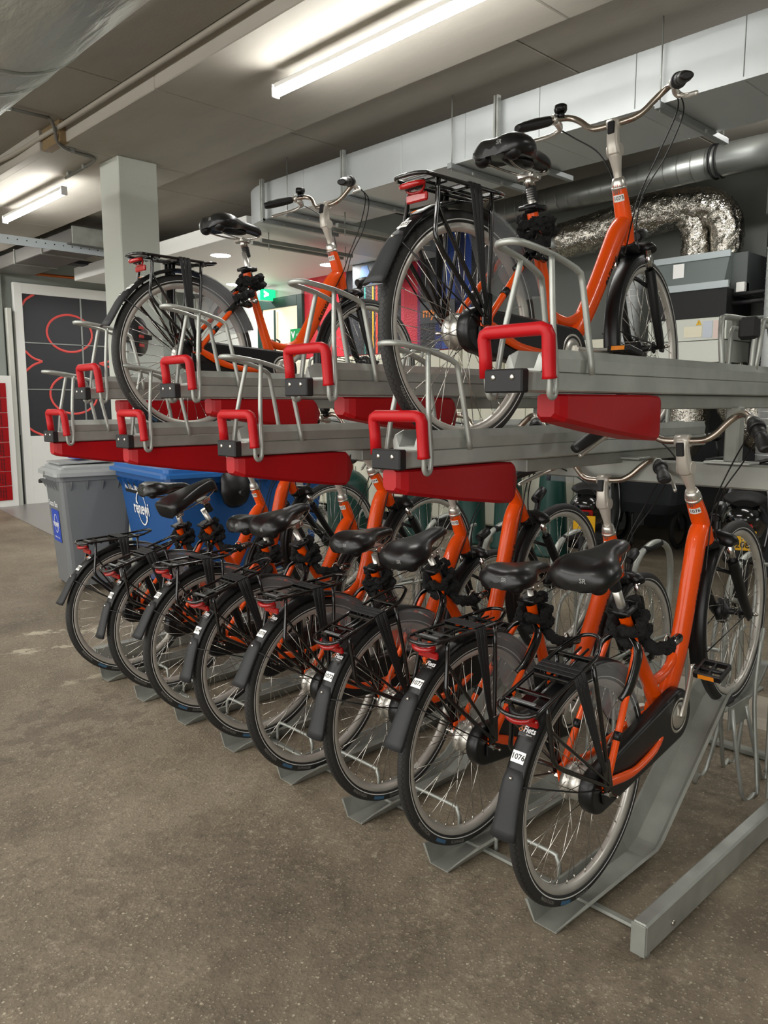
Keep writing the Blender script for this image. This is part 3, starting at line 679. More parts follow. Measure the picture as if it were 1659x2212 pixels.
for i in range(8):
    y = rowY(i)
    pts = [(1.755, .006), (1.80, .006), (1.87, .006), (2.28, .006), (2.34, .03), (2.80, .40), (2.84, .415)] if i % 2 == 0 else [(1.755, .006), (1.80, .006), (1.87, .006), (2.5, .008), (3.0, .03), (3.45, .04)]
    rl = channel(pts, y).build('wheel_rail', galv_d, rk)
    if i % 2 == 0:
        MB().box(2.80, 2.90, y-.045, y+.045, .37, .40, .01).build('rubber_pad', blk_m, rl)
        MB().box(2.84, 3.02, y-.05, y-.044, .28, .37, .002).build('side_plate', galv_d, rl)
        for s_ in (-1, 1):
            MB().sweep([(2.86, y+s_*.05, .36), (2.90, y+s_*.09, .02), (2.96, y+s_*.11, .012), (3.02, y+s_*.10, .02), (3.06, y+s_*.055, .33), (3.10, y+s_*.05, .55), (3.16, y+s_*.035, .60)], .0085, 8, sub=3).build('support_rod', galv, rl)
            MB().sweep([(2.99, y+s_*.05, .34), (3.12, y+s_*.075, .02), (3.18, y+s_*.08, .012), (3.22, y+s_*.06, .03), (3.26, y+s_*.045, .55), (3.3, y+s_*.05, .80), (3.36, y+s_*.03, .82)], .0085, 8, sub=3).build('support_rod', galv, rl)
        MB().sweep([(2.9, y, .352), (3.02, y, .325), (3.16, y, .36), (3.27, y, .44)], [(.03, .004)]*4, 8, sub=3, up=(0, 0, 1)).build('wheel_trough', galv_d, rl)
    else:
        for s_ in (-1, 1):
            MB().sweep([(2.72, y+s_*.06, .03), (2.73, y+s_*.05, .34), (2.76, y+s_*.04, .40), (3.0, y+s_*.035, .44), (3.30, y+s_*.035, .44), (3.36, y+s_*.04, .40), (3.38, y+s_*.06, .03)], .0085, 8, sub=3).build('wheel_hoop', galv, rl)

# upper trays -----------------------------------------------------------
def tray_meshes():
    D = {}
    b = MB(); b.box(1.545, 3.46, -.052, .052, 0, .050, .004); D['base_tube'] = b.mesh('base_tube', galv)
    b = MB()
    pr = [(-.052, .050), (-.055, .082), (-.047, .105), (-.043, .105), (-.030, .060), (.030, .060), (.043, .105), (.047, .105), (.055, .082), (.052, .050)]
    vs = []; n = len(pr)
    xs = [(1.615, .25), (1.65, 1.0), (3.44, 1.0)]
    for x, k in xs:
        for (y, z) in pr: vs.append((x, y, .05+(z-.05)*(k if k == 1 else .75)))
    b.add(vs, [(i*n+j, i*n+(j+1) % n, (i+1)*n+(j+1) % n, (i+1)*n+j) for i in range(2) for j in range(n)]); b.add(vs[:n], [tuple(range(n))]); b.add(vs[-n:], [tuple(range(n))])
    D['wheel_channel'] = b.mesh('wheel_channel', galv)
    b = MB(); b.box(1.53, 1.56, -.057, .057, -.003, .054, .004); D['end_cap'] = b.mesh('end_cap', blk_m)
    b = MB()
    for y in (-.028, .028): b.lathe([(0, -.002), (.005, -.002), (.007, 0), (.007, .003)], 12, Matrix.Translation((1.529, y, .034)) @ Matrix.Rotation(-PI/2, 4, 'Z'))
    D['screws'] = b.mesh('screw', steel)
    b = MB(); w_ = .094; x = 1.585
    b.sweep([(x, w_, .035), (x-.004, w_, .09), (x-.008, w_+.002, .130), (x-.010, w_-.002, .141), (x-.012, w_-.013, .146), (x-.012, -w_+.013, .146), (x-.010, -w_+.002, .141), (x-.008, -w_-.002, .130), (x-.002, -w_, .09), (x+.002, -w_, .038), (x+.003, -w_, .030)], [.0168]*9+[.0168, .0190], 16)
    D['handle_sleeve'] = b.mesh('handle_sleeve', red)
    b = MB()
    for s_ in (-1, 1):
        b.sweep([(x, s_*w_, .05), (x+.004, s_*w_, .02), (x+.008, s_*(w_-.002), -.004), (x+.020, s_*(w_-.003), -.014), (x+.034, s_*(w_-.004), -.002), (x+.038, s_*(w_-.006), .05), (x+.045, s_*.072, .16), (x+.068, s_*.048, .310), (x+.070, s_*.046, .326)], .0078, 10, sub=3)
    b.sweep([(1.820, .066, .045), (1.805, .064, .12), (1.770, .060, .275), (1.757, .057, .298), (1.73, .053, .310), (1.655, .045, .330), (1.57, .037, .342), (1.542, .030, .345), (1.528, .013, .346), (1.528, -.013, .346), (1.542, -.030, .345), (1.57, -.037, .342), (1.655, -.045, .330), (1.73, -.053, .310), (1.757, -.057, .298), (1.770, -.060, .275), (1.805, -.064, .12), (1.820, -.066, .045)], .0082, 10, sub=2)
    D['wheel_guard'] = b.mesh('wheel_guard', galv)
    b = MB(); P = [(0, -.004, -.062, .026), (.012, -.004, -.068, .034), (.035, -.004, -.076, .045), (.26, -.004, -.108, .052), (.48, -.004, -.134, .054), (.545, -.006, -.138, .052), (.562, -.018, -.128, .048), (.600, -.060, -.078, .030)]
    rings = []
    for px, zt_, zb_, w_ in P:
        X = 1.712+px*.93; c_ = .010; rings.append([(X, -w_+c_, zt_), (X, w_-c_, zt_), (X, w_, zt_-c_*.6), (X, w_, zb_+c_), (X, w_-c_, zb_), (X, -w_+c_, zb_), (X, -w_, zb_+c_), (X, -w_, zt_-c_*.6)])
    vs = [p for r in rings for p in r]; b.add(vs, [(i*8+k, i*8+(k+1) % 8, (i+1)*8+(k+1) % 8, (i+1)*8+k) for i in range(len(P)-1) for k in range(8)]); b.add(rings[0], [tuple(range(8))]); b.add(rings[-1], [tuple(range(8))])
    D['spring_cover'] = b.mesh('spring_cover', redd)
    b = MB(); b.box(2.15, 3.3, -.035, .035, -.045, -.002, .003); D['slide_beam'] = b.mesh('slide_beam', galv_d)
    b = MB()
    for s_ in (-1, 1): b.sweep([(2.90, s_*.040, .06), (2.915, s_*.042, .20), (2.93, s_*.045, .235), (2.955, s_*.050, .245), (3.03, s_*.055, .245)], .009, 10, sub=3)
    D['wheel_hook'] = b.mesh('wheel_hook', galv)
    return D
TM = tray_meshes()
tray_lab = {0: 'nearest high upper tray, empty, red handle before the big rear wheel',
            1: 'low upper tray under the nearer upper bicycle, 1073', 2: 'second high upper tray, red handle left of the 1073 rear wheel',
            3: 'empty low upper tray, second from the right', 4: 'third high upper tray, below the 1071 chain case',
            5: 'low upper tray under the farther upper bicycle, 1071', 6: 'farthest high upper tray, just left of the white column', 7: 'leftmost low upper tray, above the grey bin'}
for i in range(8):
    z = 1.508 if i % 2 == 0 else 1.300
    t = thing('upper_tray', tray_lab[i], 'bicycle tray', (0, rowY(i)+.012, z), 'pull-out trays of the upper tier')
    for k in ('base_tube', 'wheel_channel', 'end_cap', 'handle_sleeve', 'wheel_guard', 'spring_cover', 'slide_beam', 'wheel_hook'):
        o = mk(k, TM[k], t)
        if k == 'end_cap': mk('screw', TM['screws'], o)
        if k == 'spring_cover' and i % 2: o.location.x = -.165
        if k == 'wheel_hook' and i % 2: o.location.x = .20
# sensor box and wheel clamp at the back of the nearest high tray
cs = thing('wheel_clamp', 'grey wheel clamp with black plastic box and coiled cable at the right edge', 'clamp', (2.85, rowY(0)+.01, 1.60))
MB().sweep([(0, .04, 0), (.0, .05, .10), (.02, .06, .16), (.05, .06, .19), (.30, .05, .19)], .011, 10, sub=3).build('clamp_tube', galv, cs)
MB().sweep([(.08, -.04, 0), (.085, -.05, .08), (.10, -.05, .15), (.13, -.05, .175), (.33, -.05, .175)], .011, 10, sub=3).build('clamp_tube', galv, cs)
MB().box(.045, .085, -.055, .015, .105, .185, .012).build('plastic_box', blk_m, cs)
MB().sweep([(.15, -.05, .16), (.16, -.06, .08), (.20, -.07, .04)]+[(.22+.035*math.cos(a*.6), -.07, .04+.035*math.sin(a*.6)+.002*a*.3) for a in range(24)], .003, 6, sub=2).build('cable', blk, cs)

# ================================================================== THE BICYCLES
BB = (.478, -.036); FA = (1.112, .016)
def circ(r, n=96): return [(r*math.cos(2*PI*i/n), 0, r*math.sin(2*PI*i/n)) for i in range(n)]
def bike_meshes():
    D = {}
    D['tire'] = MB().lathe([(.3105, -.012), (.314, -.0165), (.322, -.0185), (.332, -.0182), (.341, -.0150), (.3475, -.0085), (.3495, 0), (.3475, .0085), (.341, .0150), (.332, .0182), (.322, .0185), (.314, .0165), (.3105, .012)], 120).mesh('tire', tirem)
    D['wheel_rim'] = MB().lathe([(.3135, -.0125), (.312, -.0145), (.300, -.0130), (.2915, -.0085), (.2880, 0), (.2915, .0085), (.300, .0130), (.312, .0145), (.3135, .0125), (.3100, 0), (.3135, -.0125)], 120).mesh('wheel_rim', rimm)
    b = MB()
    for i in range(36):
        a = 2*PI*i/36; sd = 1 if i % 2 else -1; off = (.9 if (i//2) % 2 else -.9)
        h = Vector((.030*math.cos(a+off), sd*.028, .030*math.sin(a+off))); e = Vector((.290*math.cos(a), sd*.002, .290*math.sin(a)))
        b.sweep([h, e], .00125, 5, up=(0, 1, 0)); b.cyl(e, e+(h-e).normalized()*.014, .0023, 5)
    D['spokes'] = b.mesh('spokes', steel)
    D['rear_hub'] = MB().lathe([(0, -.055), (.012, -.055), (.012, -.032), (.040, -.030), (.040, -.026), (.036, -.022), (.047, -.014), (.050, 0), (.050, .018), (.040, .022), (.057, .026), (.057, .032), (.052, .046), (.03, .052), (.01, .054), (0, .054)], 32).mesh('hub', alloy)
    D['front_hub'] = MB().lathe([(0, -.052), (.010, -.052), (.010, -.030), (.024, -.029), (.024, -.026), (.013, -.020), (.013, .018), (.030, .022), (.030, .026), (.046, .028), (.046, .052), (.02, .056), (0, .056)], 28).mesh('hub', mat('hub_black', '#1A1A1B', .4, metal=.3))
    # frame
    b = MB()
    b.sweep([(.838, 0, .592), (.848, 0, .568), (.872, 0, .510), (.898, 0, .445), (.914, 0, .405), (.920, 0, .389)], [(.0245, .0250), (.025, .0265), (.0275, .031), (.027, .031), (.0255, .027), (.0265, .0275)], 20, up=(0, 1, 0), sub=3)
    b.sweep([(.888, 0, .462), (.866, 0, .450), (.836, 0, .412), (.800, 0, .350), (.752, 0, .268), (.702, 0, .185), (.648, 0, .104), (.585, 0, .030), (.520, 0, -.020)], [(.025, .030), (.032, .032), (.0385, .032), (.0395, .031), (.0385, .030), (.0380, .0295), (.0370, .029), (.034, .028), (.031, .028)], 22, up=(0, 1, 0), sub=3)
    b.sweep([(.320, 0, .415), (.345, 0, .340), (.395, 0, .200), (.432, 0, .095), (.462, 0, .01), (BB[0], 0, BB[1])], [.0185, .0185, .0195, (.023, .023), (.027, .027), .029], 18, up=(0, 1, 0), sub=3)
    b.sweep([(.428, 0, .098), (.47, 0, .080), (.54, 0, .072), (.60, 0, .088), (.645, 0, .115)], [(.022, .020), (.018, .016), (.017, .015), (.019, .016), (.022, .018)], 14, up=(0, 1, 0), sub=3)
    b.cyl((BB[0], -.038, BB[1]), (BB[0], .038, BB[1]), .026, 20)
    for s_ in (-1, 1):
        b.sweep([(.345, s_*.010, .318), (.318, s_*.030, .330), (.300, s_*.044, .322), (.285, s_*.050, .300), (.16, s_*.062, .170), (.035, s_*.072, .042), (.022, s_*.073, .024)], [(.011, .011), (.0105, .0105), (.0105, .0105), (.0105, .0105), (.0105, .0105), (.0105, .0105), (.010, .010)], 12, sub=3)
        b.sweep([(BB[0]-.01, s_*.030, BB[1]-.012), (.40, s_*.052, -.048), (.30, s_*.072, -.052), (.18, s_*.076, -.040), (.115, s_*.076, -.020), (.06, s_*.076, .004), (.018, s_*.075, .020)], [(.010, .013), (.010, .014), (.010, .013), (.009, .013), (.008, .016), (.008, .016), (.007, .014)], 12, up=(0, 0, 1), sub=3)
        b.box(-.012, .045, s_*.074-.0035, s_*.074+.0035, -.016, .040, .003)
    D['frame'] = b.mesh('frame', orange)
    for s_, nm in ((-1, 'stay_clamp_r'), (1, 'stay_clamp_l')): D[nm] = MB().sweep([(.118, s_*.066, .128), (.100, s_*.067, .110)], .0125, 12).mesh('stay_clamp', blk)
    # nuts
    b = MB()
    for s_ in (-1, 1):
        b.cyl((0, s_*.077, 0), (0, s_*.090, 0), .0095, 6, smooth=False); b.cyl((0, s_*.090, 0), (0, s_*.112, 0), .0055, 12); b.sphere((0, s_*.112, 0), .0055, 10, 6)
    D['axle_nut'] = b.mesh('axle_nut', steel)
    b = MB(); b.box(-.02, .05, -.079, -.070, -.03, .01, .003); D['dropout_plate'] = b.mesh('dropout_plate', blk)
    # chain case
    r1, r2 = .068, .088; ex, ez = BB[0]+.005, BB[1]-.006
    top = []; 
    def hull(k):
        P = [(r1*k*math.cos(R_(a)), r1*k*math.sin(R_(a))) for a in range(92, 265, 9)]+[(ex+r2*k*math.cos(R_(a)), ez+r2*k*math.sin(R_(a))) for a in range(-88, 89, 8)]
        return P
    vs = []; layers = [(.93, -.024), (1.0, -.030), (1.0, -.058), (.96, -.066), (.86, -.070)]
    for k, y in layers: vs += [(px, y, pz) for px, pz in hull(k)]
    n = len(hull(1)); b = MB(); b.add(vs, [(i*n+j, i*n+(j+1) % n, (i+1)*n+(j+1) % n, (i+1)*n+j) for i in range(4) for j in range(n)], True)
    b.add(vs[:n], [tuple(range(n))]); b.add(vs[-n:], [tuple(range(n))])
    D['chain_case'] = b.mesh('chain_case', mat('case_black', '#0D0D0E', .34))
    # rear fender
    def fender(r, a0, a1, w, n=28, cx=0, cz=0, drop=.010):
        pr = [(-w, -drop), (-w*.93, -.003), (-w*.6, .003), (0, .005), (w*.6, .003), (w*.93, -.003), (w, -drop), (w*.85, -drop), (0, .001), (-w*.85, -drop)]
        vs = []; m = len(pr)
        for i in range(n+1):
            a = R_(a0+(a1-a0)*i/n)
            for (y, d) in pr: vs.append((cx+(r+d)*math.cos(a), y, cz+(r+d)*math.sin(a)))
        mb = MB(); mb.add(vs, [(i*m+k, i*m+(k+1) % m, (i+1)*m+(k+1) % m, (i+1)*m+k) for i in range(n) for k in range(m)], True)
        mb.add(vs[:m], [tuple(range(m))]); mb.add(vs[-m:], [tuple(range(m))]); return mb
    D['rear_fender'] = fender(.370, 22, 146, .031).mesh('rear_fender', fend)
    # flap
    P = [(.376, 139), (.3775, 143), (.378, 148), (.3785, 153), (.382, 158), (.388, 162), (.396, 165.5)]
    W = [.024, .031, .033, .0335, .035, .038, .041]; vs = []
    for (r, a), w_ in zip(P, W):
        for (yy, dd) in ((-w_, -.011), (-w_*.9, -.002), (-w_*.5, .003), (0, .0045), (w_*.5, .003), (w_*.9, -.002), (w_, -.011), (w_*.85, -.013), (0, .000), (-w_*.85, -.013)):
            vs.append(((r+dd)*math.cos(R_(a)), yy, (r+dd)*math.sin(R_(a))))
    b = MB(); m = 10; n = len(P); b.add(vs, [(i*m+k, i*m+(k+1) % m, (i+1)*m+(k+1) % m, (i+1)*m+k) for i in range(n-1) for k in range(m)], True); b.add(vs[:m], [tuple(range(m))]); b.add(vs[-m:], [tuple(range(m))])
    D['mud_flap'] = b.mesh('mud_flap', rubber)
    a = R_(142.5); b = MB(); b.sphere((.382*math.cos(a), 0, .382*math.sin(a)), .0055, 10, 6); D['flap_screw'] = b.mesh('flap_screw', steel)
    D['front_fender'] = fender(.371, 104, 187, .030, 22, FA[0], FA[1]).mesh('front_fender', fend)
    # fender stay wires
    b = MB()
    for s_ in (-1, 1): b.sweep([(0, s_*.080, .012), (-.12, s_*.07, .085), (.374*math.cos(R_(143)), s_*.033, .374*math.sin(R_(143))-.012)], .0024, 6)
    D['fender_stay'] = b.mesh('fender_stay', blk)
    b = MB()
    for s_ in (-1, 1): b.sweep([(FA[0], s_*.052, FA[1]), (FA[0]-.36, s_*.034, FA[1]+.03)], .0022, 6)
    D['front_fender_stay'] = b.mesh('fender_stay', blk)
    # coat guard
    b = MB()
    poly = [(.368*math.cos(R_(a)), .368*math.sin(R_(a))) for a in range(24, 82, 4)]+[(.055, .30), (.115, .17), (.155, .135), (.26, .115), (.315, .125)]
    for s_ in (-1, 1): b.prism(poly, 'y', s_*.037, s_*.0385)
    D['coat_guard'] = b.mesh('coat_guard', coatm)
    # rear carrier
    b = MB(); z = .402
    loop = [(-.205, .060, z), (-.235, .056, z), (-.256, .036, z-.002), (-.262, 0, z-.003), (-.256, -.036, z-.002), (-.235, -.056, z), (-.205, -.060, z), (.02, -.060, z+.002), (.075, -.056, z+.004), (.125, -.036, z+.012), (.142, -.024, z+.014), (.150, 0, z+.015), (.142, .024, z+.014), (.125, .036, z+.012), (.075, .056, z+.004), (.02, .060, z+.002)]
    b.sweep(loop, .0058, 10, closed=True, sub=3)
    for x in (-.205, -.155, -.07, .05): b.box(x-.006, x+.006, -.060, .060, z-.010, z+.003, .002)
    b.box(-.205, -.155, -.020, .020, z-.012, z-.002, .002)
    for s_ in (-1, 1):
        b.sweep([(-.185, s_*.057, z-.005), (-.190, s_*.060, .335), (-.200, s_*.064, .275), (-.205, s_*.068, .245), (-.190, s_*.071, .215), (-.155, s_*.073, .178), (-.05, s_*.080, .075), (.0, s_*.084, .026)], .0070, 8, sub=2)
        b.sweep([(-.190, s_*.060, .330), (-.165, s_*.064, .285), (-.03, s_*.082, .085), (.006, s_*.085, .030)], [(.008, .0045)]*4, 8, sub=2)
        b.sweep([(.045, s_*.058, z-.004), (.035, s_*.068, .25), (.008, s_*.084, .06), (.004, s_*.085, .03)], .0068, 8, sub=2)
        b.sweep([(-.02, s_*.058, z-.004), (-.02, s_*.066, .25), (-.004, s_*.080, .09)], .0045, 8, sub=2)
        b.box(-.018, .026, s_*.084-.004, s_*.084+.004, .012, .105, .003)
    for s_ in (-1, 1): b.sweep([(-.15, s_*.012, z-.008), (.10, s_*.012, z-.002)], .004, 6)
    D['rear_carrier'] = b.mesh('rear_carrier', blk_g)
    b = MB(); b.box(-.210, -.200, -.038, .038, z+.003, z+.006, .001); D['light_housing'] = MB().sweep([(-.215, .034, .384), (-.228, .022, .380), (-.233, 0, .378), (-.228, -.022, .380), (-.215, -.034, .384)], [(.009, .012)]*5, 10, sub=2).mesh('light_housing', blk)
    D['carrier_plate'] = b.mesh('carrier_plate', mat('plate_grey', '#7C7F80', .35, metal=.5))
    b = MB()
    for k, x in enumerate((-.055, -.037, -.019)):
        b.box(x-.0075, x+.0075, -.064, .064, z+.007, z+.0105, .001)
        for s_ in (-1, 1): b.sweep([(x, s_*.065, z+.006), (x+.002, s_*.070, z-.03), (-.012+x*.25, s_*.088, .14), (-.008, s_*.090, .085)], [(.0085, .0016)]*4, 6, up=(0, 1, 0))
    D['carrier_strap'] = b.mesh('carrier_strap', blk_m)
    b = MB(); b.sweep([(-.222, .040, .383), (-.242, .030, .378), (-.250, 0, .375), (-.242, -.030, .378), (-.222, -.040, .383)], [(.006, .007), (.008, .008), (.0085, .009), (.008, .008), (.006, .007)], 12, sub=3); b.sweep([(-.222, .040, .383), (-.214, .025, .366), (-.212, 0, .364), (-.214, -.025, .366), (-.222, -.040, .383)], .004, 8, sub=3); D['tail_light'] = b.mesh('tail_light', redlens)
    b = MB(); b.box(-.216, -.203, -.040, .040, .338, .362, .004); D['reflector'] = b.mesh('rear_reflector', redlens)
    # ring lock
    b = MB(); c = Vector((.243, 0, .262)); u = Vector((math.cos(R_(47)), 0, math.sin(R_(47))))
    b.sweep([c-u*.095+Vector((0, -.050, 0)), c-u*.06+Vector((0, -.062, 0)), c+Vector((0, -.066, 0)), c+u*.06+Vector((0, -.060, 0)), c+u*.095+Vector((0, -.030, 0)), c+u*.105, c+u*.095+Vector((0, .030, 0)), c+u*.06+Vector((0, .060, 0)), c+Vector((0, .066, 0)), c-u*.06+Vector((0, .062, 0)), c-u*.095+Vector((0, .050, 0))], [(.010, .016)]*11, 10, sub=3)
    D['ring_lock'] = b.mesh('ring_lock', blk_g)
    # crank set (centred on the bottom bracket)
    b = MB(); b.lathe([(0, -.076), (.012, -.078), (.030, -.076), (.042, -.072), (.046, -.067), (.046, -.060)], 32)
    b.lathe([(.050, -.0705), (.054, -.073), (.058, -.0705)], 32); D['crank_disc'] = b.mesh('crank_disc', alloy)
    b = MB(); b.sweep([(0, -.082, 0), (.03, -.086, 0), (.10, -.096, 0), (.168, -.104, 0), (.178, -.104, 0)], [(.009, .020), (.008, .015), (.007, .012), (.008, .014), (.006, .010)], 12, up=(0, 0, 1), sub=3); D['crank_arm'] = b.mesh('crank_arm', alloy)
    b = MB(); b.sweep([(0, .060, 0), (-.03, .066, 0), (-.10, .082, 0), (-.168, .094, 0), (-.178, .094, 0)], [(.009, .018), (.008, .015), (.007, .012), (.008, .014), (.006, .010)], 12, up=(0, 0, 1), sub=3); D['crank_arm_left'] = b.mesh('crank_arm', alloy)
    for sgn, nm in ((-1, 'pedal_r'), (1, 'pedal_l')):
        b = MB(); b.cyl((0, 0, 0), (0, sgn*.105, 0), .008, 10)
        for x in (-.044, .034): b.box(x, x+.010, min(sgn*.018, sgn*.105), max(sgn*.018, sgn*.105), -.011, .011, .003)
        for y in (.018, .058, .098): b.box(-.044, .044, min(sgn*y, sgn*(y+.008)), max(sgn*y, sgn*(y+.008)), -.010, .010, .003)
        D[nm] = b.mesh('pedal', blk)
        b = MB()
        for x in (-.0455, .0440): b.box(x, x+.0016, min(sgn*.035, sgn*.085), max(sgn*.035, sgn*.085), -.007, .007)
        D[nm+'_refl'] = b.mesh('pedal_reflector', amber)
    # seat post and saddle
    b = MB(); b.sweep([(.336, 0, .365), (.296, 0, .505)], .0140, 16); D['seat_post'] = b.mesh('seat_post', alloy)
    b = MB(); b.sweep([(.2985, 0, .492)]+[(.298-.0010*i, 0, .495+.0034*i) for i in range(13)], [.016]+[(.0185 if i % 2 else .0150) for i in range(13)], 16); D['bellows'] = b.mesh('bellows', blk_m)
    b = MB(); b.cyl((.284, 0, .534), (.272, 0, .566), .016, 14); b.box(.245, .305, -.026, .026, .552, .574, .005)
    b.cyl((.262, -.032, .562), (.262, .032, .562), .010, 12); b.cyl((.292, -.030, .560), (.292, .030, .560), .008, 12)
    for s_ in (-1, 1): b.sweep([(.105, s_*.045, .588), (.16, s_*.030, .575), (.22, s_*.022, .570), (.30, s_*.022, .572), (.355, s_*.012, .590), (.365, 0, .598)], .0036, 8, sub=3)
    D['saddle_clamp'] = b.mesh('saddle_clamp', steel)
    b = MB(); b.sweep([(.322, 0, .402), (.313, 0, .428)], [(.0235, .0235)]*2, 18); b.box(.30, .35, -.034, -.018, .405, .424, .005); b.sweep([(.335, -.030, .415), (.36, -.028, .418), (.366, .0, .420), (.362, .018, .418)], [(.004, .009)]*4, 8, sub=2); b.cyl((.30, -.034, .414), (.30, .034, .414), .008, 12)
    D['seat_clamp'] = b.mesh('seat_clamp', blk)
    xs = [.058, .062, .072, .088, .108, .13, .152, .172, .19, .208, .226, .245, .268, .295, .322, .345, .361, .370, .373]
    wv = [.030, .058, .082, .098, .106, .109, .107, .100, .088, .074, .062, .052, .045, .041, .038, .034, .027, .016, .003]
    zt = [.612, .630, .643, .651, .656, .658, .658, .656, .653, .651, .649, .6475, .6455, .643, .640, .635, .628, .618, .608]
    hh = [.024, .042, .056, .066, .071, .073, .072, .068, .062, .055, .049, .045, .042, .040, .038, .037, .032, .022, .006]
    vs = []; K = 30
    for x, w_, z_, h_ in zip([.078+(x-.058)*.937 for x in xs], [w*.95 for w in wv], zt, hh):
        rear = max(0, min(1, (.24-x)/.10))
        for k in range(K):
            a = 2*PI*k/K; ca, sa = math.cos(a), math.sin(a)
            yy = w_*math.copysign(abs(ca)**.75, ca)
            q = abs(ca)
            if sa >= 0:
                zz = z_ - h_*.62*(1-sa**.8) + rear*.006*(math.exp(-((q-.5)/.3)**2)) - .0025*math.exp(-(q/.18)**2)*(.3+.7*rear)
            else:
                zz = z_ - h_*(.62+.38*(-sa)**.5*(.55 if q < .55 else 1.0)); yy *= .93
            vs.append((x, yy, zz))
    n = len(xs); b = MB(); b.add(vs, [(i*K+k, i*K+(k+1) % K, (i+1)*K+(k+1) % K, (i+1)*K+k) for i in range(n-1) for k in range(K)], True); b.add(vs[:K], [tuple(range(K))]); b.add(vs[-K:], [tuple(range(K))])
    D['saddle'] = b.mesh('saddle', sad)
    b = MB()
    for s_ in (-1, 1): b.sphere((.115, s_*.058, .600), .026, 14, 10, (1.0, 1.1, 1.0))
    b.sphere((.22, 0, .600), .035, 14, 8, (2.2, .9, .5))
    D['saddle_base'] = b.mesh('saddle_base', blk)
    # plain wedge saddle with springs
    xs = [.055, .060, .075, .11, .15, .20, .25, .30, .34, .362, .368]; wv = [.075, .092, .102, .104, .094, .074, .056, .043, .037, .030, .01]
    zt = [.640, .650, .655, .658, .660, .660, .659, .656, .652, .645, .632]; vs = []
    for x, w_, z_ in zip(xs, wv, zt):
        for k in range(K):
            a = 2*PI*k/K; ca, sa = math.cos(a), math.sin(a)
            vs.append((x, w_*math.copysign(abs(ca)**.45, ca), z_-.030+(.030 if sa > 0 else .034)*math.copysign(abs(sa)**.5, sa)))
    n = len(xs); b = MB(); b.add(vs, [(i*K+k, i*K+(k+1) % K, (i+1)*K+(k+1) % K, (i+1)*K+k) for i in range(n-1) for k in range(K)], True); b.add(vs[:K], [tuple(range(K))]); b.add(vs[-K:], [tuple(range(K))])
    D['saddle_wedge'] = b.mesh('saddle', sad)
    b = MB()
    for s_ in (-1, 1): b.sweep([(.10+.018*math.cos(t*.8), s_*.055+.018*math.sin(t*.8), .565+t*.0013) for t in range(32)], .0032, 6)
    D['saddle_spring'] = b.mesh('saddle_spring', steel)
    # steering group -----------------------------------------------------
    b = MB(); b.sweep([(.852, 0, .560), (.840, 0, .592), (.836, 0, .602), (.832, 0, .612)], [.026, .0265, .0235, .0200], 22); b.sweep([(.8455, 0, .574), (.8425, 0, .583)], [.0275]*2, 22); D['headset_ring'] = b.mesh('headset_ring', alloy)
    b = MB()
    b.sweep([(.836, 0, .604), (.828, 0, .632), (.817, 0, .662), (.808, 0, .690), (.806, 0, .702)], [(.0135, .0135), (.0150, .0150), (.0195, .0195), (.0245, .0250), (.022, .023)], 20, up=(0, 1, 0), sub=3)
    b.sweep([(.806, 0, .690), (.798, 0, .712), (.795, 0, .740), (.797, 0, .770), (.803, 0, .792), (.806, 0, .800)], [(.0245, .0215), (.0235, .0215), (.0220, .0205), (.0205, .0195), (.019, .021), (.013, .020)], 20, up=(0, 1, 0), sub=3, sect=lambda a: (math.copysign(abs(math.cos(a))**.6, math.cos(a)), math.copysign(abs(math.sin(a))**.6, math.sin(a))))
    b.cyl((.808, -.0250, .700), (.808, .0250, .700), .0215, 20); b.cyl((.806, -.0235, .793), (.806, .0235, .793), .0200, 20)
    D['stem'] = b.mesh('stem', stemm)
    b = MB(); b.box(.769, .781, -.0125, .0125, .750, .795, .003, Matrix.Translation((.778, 0, .77)) @ Matrix.Rotation(R_(8), 4, 'Y') @ Matrix.Translation((-.778, 0, -.77))); D['stem_button'] = b.mesh('stem_button', blk_m)
    def bar(s_): return [(.806, s_*.0, .793), (.806, s_*.04, .793), (.808, s_*.075, .797), (.818, s_*.105, .814), (.829, s_*.135, .842), (.834, s_*.165, .864), (.822, s_*.192, .872), (.798, s_*.214, .867), (.768, s_*.235, .858), (.71, s_*.268, .838), (.66, s_*.297, .821)]
    b = MB(); b.sweep(list(reversed(bar(1)))[:-1]+bar(-1), .0112, 14, sub=3); D['handlebar'] = b.mesh('handlebar', barm)
    for s_, nm in ((1, 'grip_l'), (-1, 'grip_r')):
        G = [Vector((.770, s_*.234, .859)), Vector((.755, s_*.243, .853)), Vector((.71, s_*.269, .838)), Vector((.668, s_*.293, .823)), Vector((.648, s_*.304, .816)), Vector((.643, s_*.307, .814))]
        b = MB()
        if s_ == 1: b.sweep(G, [(.0165, .0165), (.0185, .019), (.020, .021), (.023, .019), (.023, .015), (.014, .010)], 16, sub=3)
        else:
            b.sweep(G[:2]+[Vector((.742, s_*.250, .849)), Vector((.733, s_*.255, .846))], [(.020, .020), (.0255, .0255), (.0265, .0265), (.024, .024)], 20)
            b.sweep([Vector((.733, s_*.255, .846)), Vector((.705, s_*.271, .837)), Vector((.700, s_*.274, .835))], [(.021, .021), (.020, .020), (.017, .017)], 18)
            b.sweep([Vector((.699, s_*.275, .834)), Vector((.680, s_*.286, .828))]+G[3:], [(.018, .020), (.022, .020), (.024, .018), (.023, .014), (.014, .009)], 16, sub=3)
        D[nm] = b.mesh('grip', mat('grip_black', '#151515', .42, bump=.15, bscale=500))
        b = MB(); b.sweep([(.785, s_*.222, .858), (.812, s_*.216, .846), (.822, s_*.224, .834), (.816, s_*.238, .828)], [(.011, .013), (.012, .016), (.011, .014), (.007, .008)], 12, sub=2)
